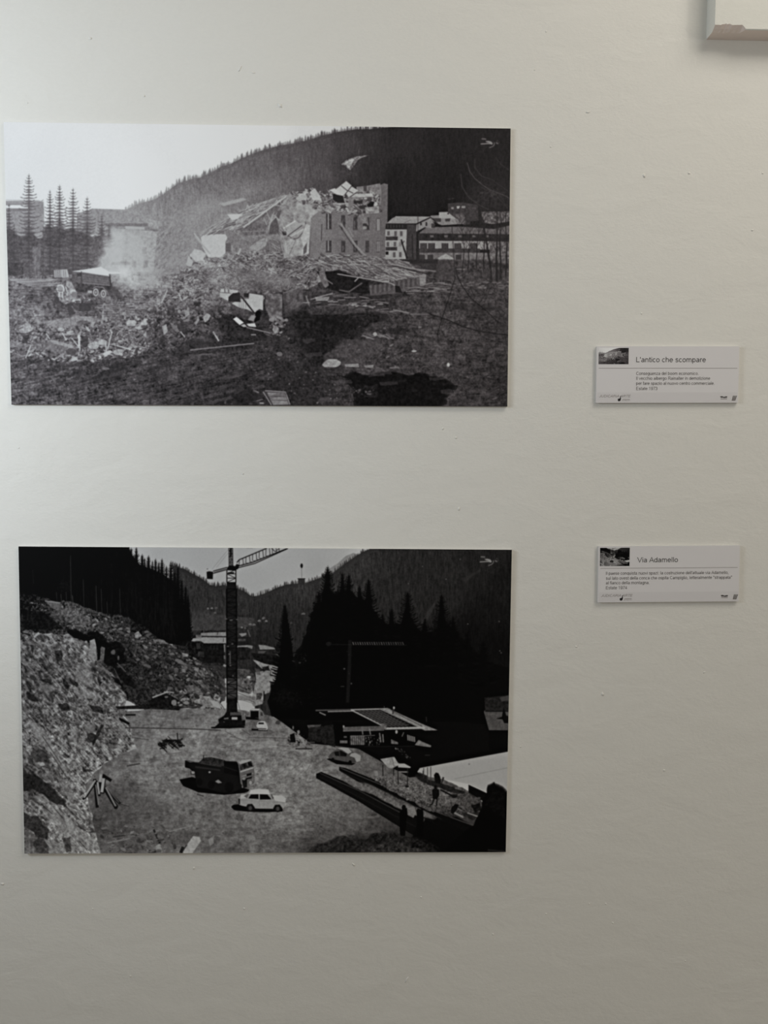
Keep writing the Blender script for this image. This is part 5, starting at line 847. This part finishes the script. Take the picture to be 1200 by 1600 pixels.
# ------------------------------------------------------------------ board fixed at the top right
BX0, BZ0, BD, BW, BH = 0.4586, EYE + 0.5677, .0275, .42, .32
bm = bmesh.new(); rs = np.random.RandomState(12); st = []
xs = [0, .004, .008] + [.008 + .0017 * k for k in range(1, 18)] + [.0395, .041, .06, .1, .2, BW]
for x in xs:
    if x < .0395: c = .0052 + .0012 * rs.rand() + (.001 if .012 < x < .02 else 0); d = .008 + .002 * rs.rand()
    elif x < .0405: c, d = .003, .004
    else: c, d = .0012, .0012
    st.append([bm.verts.new((BX0 + x, yy, BZ0 + zz)) for yy, zz in ((0.008, 0), (-BD + d, 0), (-BD + d * .45, c * .35), (-BD, c), (-BD, BH * .5), (-BD, BH - .001), (-BD + .001, BH), (0.008, BH))])
for a, b in zip(st, st[1:]):
    for k in range(8):
        f = bm.faces.new((a[k], b[k], b[(k + 1) % 8], a[(k + 1) % 8]))
        if k == 0 or (k in (1, 2) and b[0].co.x - BX0 < .0415): f.material_index = 1
bm.faces.new(st[0][::-1]); bm.faces.new(st[-1]); bmesh.ops.recalc_face_normals(bm, faces=bm.faces[:])
me = bpy.data.meshes.new('painted_board'); bm.to_mesh(me); bm.free()
bd = link('painted_board', me, [M_BOARD, M_EDGE])
bd['label'] = 'white painted square-edged board at the top right, lower left corner showing, bottom edge chipped'; bd['category'] = 'board'; bd['kind'] = 'thing'

# ------------------------------------------------------------------ the two prints
TH = .005
# width, height, centre x, centre z (from eye level), tilt of each mounted print
PRINTS = {'demolition': (.6726, .3708, -.1401, .2589, .0038), 'valley': (.6772, .4324, -.1331, -.3377, -.0038)}

def flatten(C, spec, W, H, S=2.35):
    # redraw the canvas in the true proportions of the print, and turn tones, haze included, into sheet reflectance
    w, h, cx, cz, a = spec
    u = (np.arange(W) + .5) / W - .5; v = .5 - (np.arange(H) + .5) / H
    lx, lz = np.meshgrid(u * w, v * h)
    X = cx + lx * math.cos(a) - lz * math.sin(a); Z = cz + lx * math.sin(a) + lz * math.cos(a)
    d = np.stack([X, np.full_like(X, 1.1), Z], -1)
    zz = d @ np.array(fwd); px = 600 + FPX * (d @ np.array(r2)) / zz; py = 800 - FPX * (d @ np.array(u2)) / zz
    sx = np.clip((px - C.x0) * C.S - .5, 0, C.W - 1.01); sy = np.clip((py - C.y0) * C.S - .5, 0, C.H - 1.01)
    ix, iy = sx.astype(int), sy.astype(int); fx, fy = sx - ix, sy - iy; A = C.a
    t = (A[iy, ix] * (1 - fx) + A[iy, ix + 1] * fx) * (1 - fy) + (A[iy + 1, ix] * (1 - fx) + A[iy + 1, ix + 1] * fx) * fy
    lin = np.where(t / 255 <= .04045, t / 255 / 12.92, (np.clip(t / 255, 0, 1) / 1.055 + .055 / 1.055) ** 2.4)
    x, y = (px - 600) / 600, (py - 800) / 800
    B = np.stack([np.ones_like(x), x, y, x * x, x * y, y * y, x ** 3, x * x * y, x * y * y, y ** 3], -1)
    return lin, B

def sheet_image(name, lin, B, gain, veil, tint):
    g = np.clip(B @ np.array(gain), .02, None); vl = np.clip(B @ np.array(veil), 0, None)
    alb = np.clip((lin - vl) / g, .0015, .93)
    H, W = alb.shape
    enc = np.where(alb <= .0031308, alb * 12.92, 1.055 * alb ** (1 / 2.4) - .055)
    px = np.ones((H, W, 4), np.float32)
    f = np.clip((.75 - enc) / .4, 0, 1)
    for c in range(3): px[..., c] = enc * (1 + (tint[c] - 1) * f)
    im = bpy.data.images.new(name, W, H); im.pixels.foreach_set(np.ascontiguousarray(px[::-1]).ravel()); im.update(); im.pack()
    return im

def print_mat(name, im, rough, spec):
    mt = mat(name, (.5, .5, .5), rough, spec); N, L, B = nodes(mt)
    t = N.new('ShaderNodeTexImage'); t.image = im; t.interpolation = 'Cubic'; t.extension = 'EXTEND'
    uv = N.new('ShaderNodeUVMap'); uv.uv_map = 'UVMap'; L.new(uv.outputs['UV'], t.inputs['Vector']); L.new(t.outputs['Color'], B.inputs['Base Color'])
    tc = N.new('ShaderNodeTexCoord'); n = N.new('ShaderNodeTexNoise'); n.inputs['Scale'].default_value = 900; L.new(tc.outputs['Object'], n.inputs['Vector'])
    bp = N.new('ShaderNodeBump'); bp.inputs['Distance'].default_value = .00004; bp.inputs['Strength'].default_value = .5; L.new(n.outputs['Fac'], bp.inputs['Height']); L.new(bp.outputs['Normal'], B.inputs['Normal'])
    return mt

def panel(name, w, h, t, side, face_name=None, face=None):
    # rigid foam board with a printed sheet laid on its front, origin at the wall
    o = bpy.data.objects.new(name, None); COL.objects.link(o); o.empty_display_size = .05
    link('backing_board', box_mesh('backing_board', -w / 2, -t + .0004, -h / 2, w / 2, 0.002, h / 2, .0003), side, o)
    me = box_mesh(face_name, -w / 2, -t, -h / 2, w / 2, -t + .0004, h / 2)
    uv = me.uv_layers.new(name='UVMap')
    for p in me.polygons:
        for li in p.loop_indices:
            c = me.vertices[me.loops[li].vertex_index].co; uv.data[li].uv = (c.x / w + .5, c.z / h + .5)
    link(face_name, me, face, o)
    return o

def put(o, spec, label, cat, group=None):
    o.location = (spec[2], 0, EYE + spec[3]); o.rotation_euler = (0, -spec[4], 0)
    o['label'] = label; o['category'] = cat
    if group: o['group'] = group

GAIN, VEIL = [0.50684, -0.14979, -0.23396, 0.08824, 0.08529, -0.06234, -0.03158, -0.15004, 0.21508, 0.1216], [0.00258, -0.00145, -0.00334, 0.00058, -0.00081, 0.00101, -0.00454, -0.00805, 0.00839, 0.00678]
im1 = sheet_image('print_of_demolition', *flatten(paint_demolition(), PRINTS['demolition'], 1600, 882), GAIN, VEIL, (1.03, .975, 1.0))
im2 = sheet_image('print_of_valley', *flatten(paint_valley(), PRINTS['valley'], 1560, 996), GAIN, VEIL, (1.01, .985, .985))
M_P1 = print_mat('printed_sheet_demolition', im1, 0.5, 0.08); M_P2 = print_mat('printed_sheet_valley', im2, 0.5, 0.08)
w, h = PRINTS['demolition'][:2]
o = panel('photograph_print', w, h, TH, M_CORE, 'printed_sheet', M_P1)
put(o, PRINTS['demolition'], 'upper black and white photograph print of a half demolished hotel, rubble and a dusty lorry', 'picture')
w, h = PRINTS['valley'][:2]
o = panel('photograph_print', w, h, TH, M_CORE, 'printed_sheet', M_P2)
put(o, PRINTS['valley'], 'lower black and white photograph print of a tower crane, lorry and white car', 'picture')

# ------------------------------------------------------------------ the two captions
def arc(cx, cy, rx, ry, a0, a1, n=12):
    return [(cx + rx * math.cos(math.radians(a0 + (a1 - a0) * k / n)), cy + ry * math.sin(math.radians(a0 + (a1 - a0) * k / n))) for k in range(n + 1)]
# plain grotesque letters as pen strokes in 1000 units: (advance, strokes)
O_ = arc(0, 0, 1, 1, 0, 360, 18)
def ring(cx, rx): return [(cx + rx * x, 260 + 225 * y) for x, y in O_]
def arch(x0, x1, top=True):
    c, r = (x0 + x1) / 2, (x1 - x0) / 2
    return [(x0, 330)] + arc(c, 335, r, 150, 180, 0) + [(x1, 0)] if top else [(x0, 519), (x0, 190)] + arc(c, 185, r, 150, 180, 360) + [(x1, 190)]
S_ = [(.9, .82), (.76, .95), (.5, 1), (.22, .95), (.1, .78), (.2, .6), (.5, .51), (.82, .42), (.93, .24), (.8, .07), (.5, 0), (.2, .05), (.06, .2)]
G = {' ': (278, []), 'a': (556, [[(440, 0), (436, 60), (432, 350)] + arc(265, 350, 167, 128, 0, 155), [(432, 300), (300, 272), (170, 252), (98, 205), (80, 140), (108, 70), (195, 35), (300, 52), (388, 108), (432, 195)]]),
 'b': (556, [[(95, 0), (95, 716)], ring(285, 185)]), 'c': (500, [arc(265, 260, 190, 225, 48, 312, 16)]), 'd': (556, [[(460, 0), (460, 716)], ring(270, 185)]),
 'e': (556, [[(78, 275), (474, 275)] + arc(275, 260, 199, 225, 4, 325, 18)]), 'f': (278, [[(125, 0), (125, 590), (150, 660), (270, 678)], [(20, 485), (250, 485)]]),
 'g': (556, [ring(270, 185), [(455, 519), (455, -20), (430, -110), (340, -165), (230, -170), (110, -130)]]), 'h': (556, [[(100, 0), (100, 716)], arch(100, 445)]),
 'i': (222, [[(111, 0), (111, 519)], [(111, 630), (111, 716)]]), 'l': (222, [[(111, 0), (111, 716)]]), 'm': (833, [[(100, 0), (100, 519)], arch(100, 410), arch(410, 722)]),
 'n': (556, [[(100, 0), (100, 519)], arch(100, 445)]), 'o': (556, [ring(278, 203)]), 'p': (556, [[(95, -200), (95, 519)], ring(285, 185)]), 'q': (556, [[(455, -200), (455, 519)], ring(270, 185)]),
 'r': (333, [[(105, 0), (105, 519)], [(105, 320)] + arc(260, 335, 155, 148, 180, 70, 7)]), 's': (500, [[(55 + 385 * x, 30 + 460 * y) for x, y in S_]]),
 't': (278, [[(130, 680), (130, 100), (160, 48), (262, 42)], [(20, 485), (255, 485)]]), 'u': (556, [arch(100, 445, False), [(445, 0), (445, 519)]]), 'v': (500, [[(30, 519), (250, 20), (470, 519)]]),
 'z': (500, [[(50, 480), (440, 480), (45, 40), (460, 40)]]), 'A': (667, [[(20, 0), (333, 700), (646, 0)], [(130, 245), (540, 245)]]), 'C': (722, [arc(375, 358, 290, 325, 42, 318, 18)]),
 'D': (722, [[(115, 40), (115, 676), (330, 676)] + arc(330, 358, 290, 318, 80, -80, 12) + [(115, 40)]]), 'E': (667, [[(600, 40), (115, 40), (115, 676), (585, 676)], [(115, 370), (560, 370)]]),
 'I': (278, [[(139, 0), (139, 716)]]), 'J': (500, [[(370, 716), (370, 190)] + arc(220, 190, 150, 150, 0, -160, 8)]), 'L': (556, [[(115, 716), (115, 40), (530, 40)]]),
 'N': (722, [[(115, 0), (115, 700), (600, 16), (600, 716)]]), 'R': (722, [[(120, 0), (120, 676), (430, 676), (560, 640), (600, 525), (560, 410), (430, 365), (120, 365)], [(400, 360), (500, 270), (660, 0)]]),
 'T': (611, [[(20, 676), (590, 676)], [(305, 0), (305, 676)]]), 'U': (722, [[(115, 716), (115, 270)] + arc(360, 270, 245, 235, 180, 360) + [(605, 716)]]), 'V': (667, [[(15, 716), (333, 16), (650, 716)]]),
 '1': (556, [[(130, 545), (300, 690), (310, 0)]]), '3': (556, [[(60, 180), (110, 70), (260, 32), (420, 90), (470, 210), (410, 330), (240, 372), (400, 420), (440, 530), (380, 645), (260, 682), (130, 640), (75, 540)]]),
 '4': (556, [[(360, 0), (360, 690), (45, 200), (530, 200)]]), '7': (556, [[(50, 672), (500, 672), (330, 420), (200, 0)]]),
 '9': (556, [[(490, 480), (440, 600), (330, 680), (210, 670), (100, 590), (70, 460), (110, 330), (230, 260), (360, 280), (460, 370), (490, 480), (480, 260), (420, 110), (310, 36), (190, 40), (80, 140)]]),
 "'": (191, [[(95, 716), (95, 480)]]), '"': (355, [[(95, 716), (95, 480)], [(255, 716), (255, 480)]]), '.': (278, [[(139, 0), (139, 95)]]), ',': (278, [[(139, 95), (139, 0), (95, -120)]]), ':': (278, [[(139, 0), (139, 95)], [(139, 420), (139, 515)]])}

def text(parent, name, s, x0, x1, base, cap, t, mt, bold=0., shear=0.):
    # one line of lettering: from x0 to x1 (mm from the label's left edge), baseline mm from its top edge
    pen = 0.; strokes = []
    for ch in s:
        adv, st_ = G[ch]; strokes += [[(pen + x + shear * y, y) for x, y in q] for q in st_]; pen += adv
    lo = min(x for q in strokes for x, y in q); hi = max(x for q in strokes for x, y in q)
    kx = (x1 - x0) / (hi - lo); ky = cap / 716.; w = (43 + bold * 1000) * ky
    V, F = [], []
    for q in strokes:
        p = [Vector((x0 + (x - lo) * kx, y * ky)) for x, y in q]; base_i = len(V)
        for k in range(len(p)):
            a = (p[k] - p[k - 1]).normalized() if k else (p[1] - p[0]).normalized()
            b = (p[k + 1] - p[k]).normalized() if k + 1 < len(p) else a
            d = a + b; d = d.normalized() if d.length > .2 else a
            f = 1 / max(.55, d.dot(a)); n = Vector((-d.y, d.x)) * w * f
            for z in (1, -1): V.append(((p[k].x + z * n.x) / 1000, -t - .00012, (p[k].y + z * n.y - base) / 1000))
            if k: F.append((base_i + 2 * k - 2, base_i + 2 * k - 1, base_i + 2 * k + 1, base_i + 2 * k))
    me = bpy.data.meshes.new(name); me.from_pydata(V, [], F); me.update()
    return link(name, me, mt, parent)

def caption(spec, thumb, label, T):
    w, h = spec[:2]; o = panel('caption_label', w, h, TH, M_CORE, 'paper_face', M_CARD)
    put(o, spec, label, 'label')
    a = bpy.data.objects.new('t', None)                       # every line is laid out from the top left corner
    def shift(ob): ob.location = (-w / 2, 0, h / 2); return ob
    x0, z0, x1, z1, im = thumb
    me = box_mesh('thumbnail_picture', x0 / 1000, -TH - .00015, -z1 / 1000, x1 / 1000, -TH + .0001, -z0 / 1000)
    uv = me.uv_layers.new(name='UVMap')
    for p in me.polygons:
        for li in p.loop_indices:
            c = me.vertices[me.loops[li].vertex_index].co; uv.data[li].uv = ((c.x * 1000 - x0) / (x1 - x0), 1 - (-c.z * 1000 - z0) / (z1 - z0))
    shift(link('thumbnail_picture', me, im, o))
    for nm, s, xa, xb, b, cap, mt, bold, sh in T['text']: shift(text(o, nm, s, xa, xb, b, cap, TH, mt, bold, sh))
    for nm, xa, za, xb, zb, mt in T['bars']: shift(link(nm, box_mesh(nm, xa / 1000, -TH - (.00005 if mt is M_BAND else .0001), -zb / 1000, xb / 1000, -TH + .0001, -za / 1000), mt, o))
    for nm, pts, mt in T['shapes']: shift(link(nm, prism(nm, [(x / 1000, -z / 1000) for x, z in pts], -TH - .0001, -TH + .0001), mt, o))
    bpy.data.objects.remove(a)

caption((0.1974, 0.0771, 0.4177, 0.1201, 0.0088), (2.66, 2.23, 44.03, 24.36, M_P1), 'upper small grey caption label titled "L\'antico che scompare", right of the demolition print',
    {'text': [('title_text', "L'antico che scompare", 55.15, 150.77, 21.56, 6.99, M_INK, 0.004, 0), ('body_text', 'Conseguenza del boom economico.', 55.28, 141.11, 39.0, 4.34, M_INK2, 0.004, 0), ('body_text', 'Il vecchio albergo Rainalter in demolizione', 55.39, 157.48, 45.63, 4.34, M_INK2, 0.004, 0), ('body_text', 'per fare spazio al nuovo centro commerciale.', 55.51, 163.71, 52.45, 4.34, M_INK2, 0.004, 0), ('body_text', 'Estate 1973', 55.64, 84.6, 59.59, 4.34, M_INK2, 0.004, 0), ('footer_text', 'JUDICARIA ARTE', 4.43, 47.91, 69.52, 3.45, M_INK3, 0.012, 0.25), ('emblem_text', 'EVENTI', 36.45, 46.66, 74.61, 2.12, M_INK3, 0, 0)],
     'bars': [('divider_rule', 3.06, 29.52, 195.25, 30.16, M_INK3), ('footer_band', 1.2, 62.92, 196.2, 76.12, M_BAND), ('emblem_rule', 36.85, 71.98, 46.63, 72.6, M_INK3), ('sponsor_rule', 173.09, 71.33, 182.05, 72.39, M_INK3)],
     'shapes': [('note_emblem', [(29.95, 73.2), (30.1, 71.8), (31.51, 71.1), (32.93, 70.93), (33.4, 67.61), (34.38, 67.43), (34.36, 71.45), (34.03, 73.55), (32.81, 74.78), (31.22, 74.95), (30.32, 74.25)], M_BLACK), ('sponsor_mark', [(172.12, 68.43), (174.79, 67.91), (177.5, 68.96), (180.16, 68.26), (182.3, 68.26), (182.0, 70.19), (178.43, 70.72), (175.74, 70.19), (173.42, 70.36)], M_INK), ('leaf_emblem', [(190.15, 67.57), (191.76, 67.4), (190.14, 74.24), (188.54, 74.41)], M_INK2), ('leaf_emblem', [(192.21, 67.57), (193.81, 67.4), (191.84, 74.24), (190.24, 74.41)], M_INK2), ('leaf_emblem', [(194.26, 67.57), (195.87, 67.4), (193.54, 74.24), (191.94, 74.42)], M_INK2)]})
caption((0.1990, 0.0789, 0.4273, -0.1560, 0.0096), (2.23, 2.15, 43.78, 27.82, M_P2), 'lower small grey caption label titled "Via Adamello", right of the tower crane print',
    {'text': [('title_text', 'Via Adamello', 54.95, 111.48, 22.8, 6.99, M_INK, 0.004, 0), ('body_text', "Il paese conquista nuovi spazi: la costruzione dell'attuale via Adamello,", 11.11, 183.44, 40.0, 4.34, M_INK2, 0.004, 0), ('body_text', 'sul lato ovest della conca che ospita Campiglio, letteralmente "strappata"', 11.21, 188.6, 46.86, 4.34, M_INK2, 0.004, 0), ('body_text', 'al fianco della montagna.', 11.31, 71.99, 53.46, 4.34, M_INK2, 0.004, 0), ('body_text', 'Estate 1974', 11.41, 40.97, 60.38, 4.34, M_INK2, 0.004, 0), ('footer_text', 'JUDICARIA ARTE', 4.8, 49.0, 71.03, 3.45, M_INK3, 0.012, 0.25), ('emblem_text', 'EVENTI', 37.34, 47.73, 76.4, 2.12, M_INK3, 0, 0)],
     'bars': [('divider_rule', 2.89, 30.69, 196.54, 31.33, M_INK3), ('footer_band', 1.2, 64.74, 197.81, 77.94, M_BAND), ('emblem_rule', 37.75, 73.64, 47.69, 74.36, M_INK3), ('sponsor_rule', 174.42, 72.85, 183.52, 74.01, M_INK3)],
     'shapes': [('note_emblem', [(30.73, 74.85), (30.89, 73.41), (32.32, 72.7), (33.76, 72.53), (34.25, 69.1), (35.24, 68.93), (35.22, 73.08), (34.89, 75.25), (33.65, 76.5), (32.02, 76.67), (31.11, 75.94)], M_BLACK), ('sponsor_mark', [(173.44, 70.07), (176.15, 69.55), (178.9, 70.66), (181.61, 69.96), (183.79, 69.97), (183.47, 71.96), (179.85, 72.48), (177.12, 71.91), (174.76, 72.08)], M_INK), ('leaf_emblem', [(192.31, 69.1), (193.94, 68.93), (192.3, 75.99), (190.66, 76.16)], M_INK2), ('leaf_emblem', [(194.4, 69.12), (196.03, 68.95), (194.02, 76.0), (192.39, 76.17)], M_INK2), ('leaf_emblem', [(196.49, 69.13), (198.12, 68.97), (195.75, 76.02), (194.12, 76.18)], M_INK2)]})
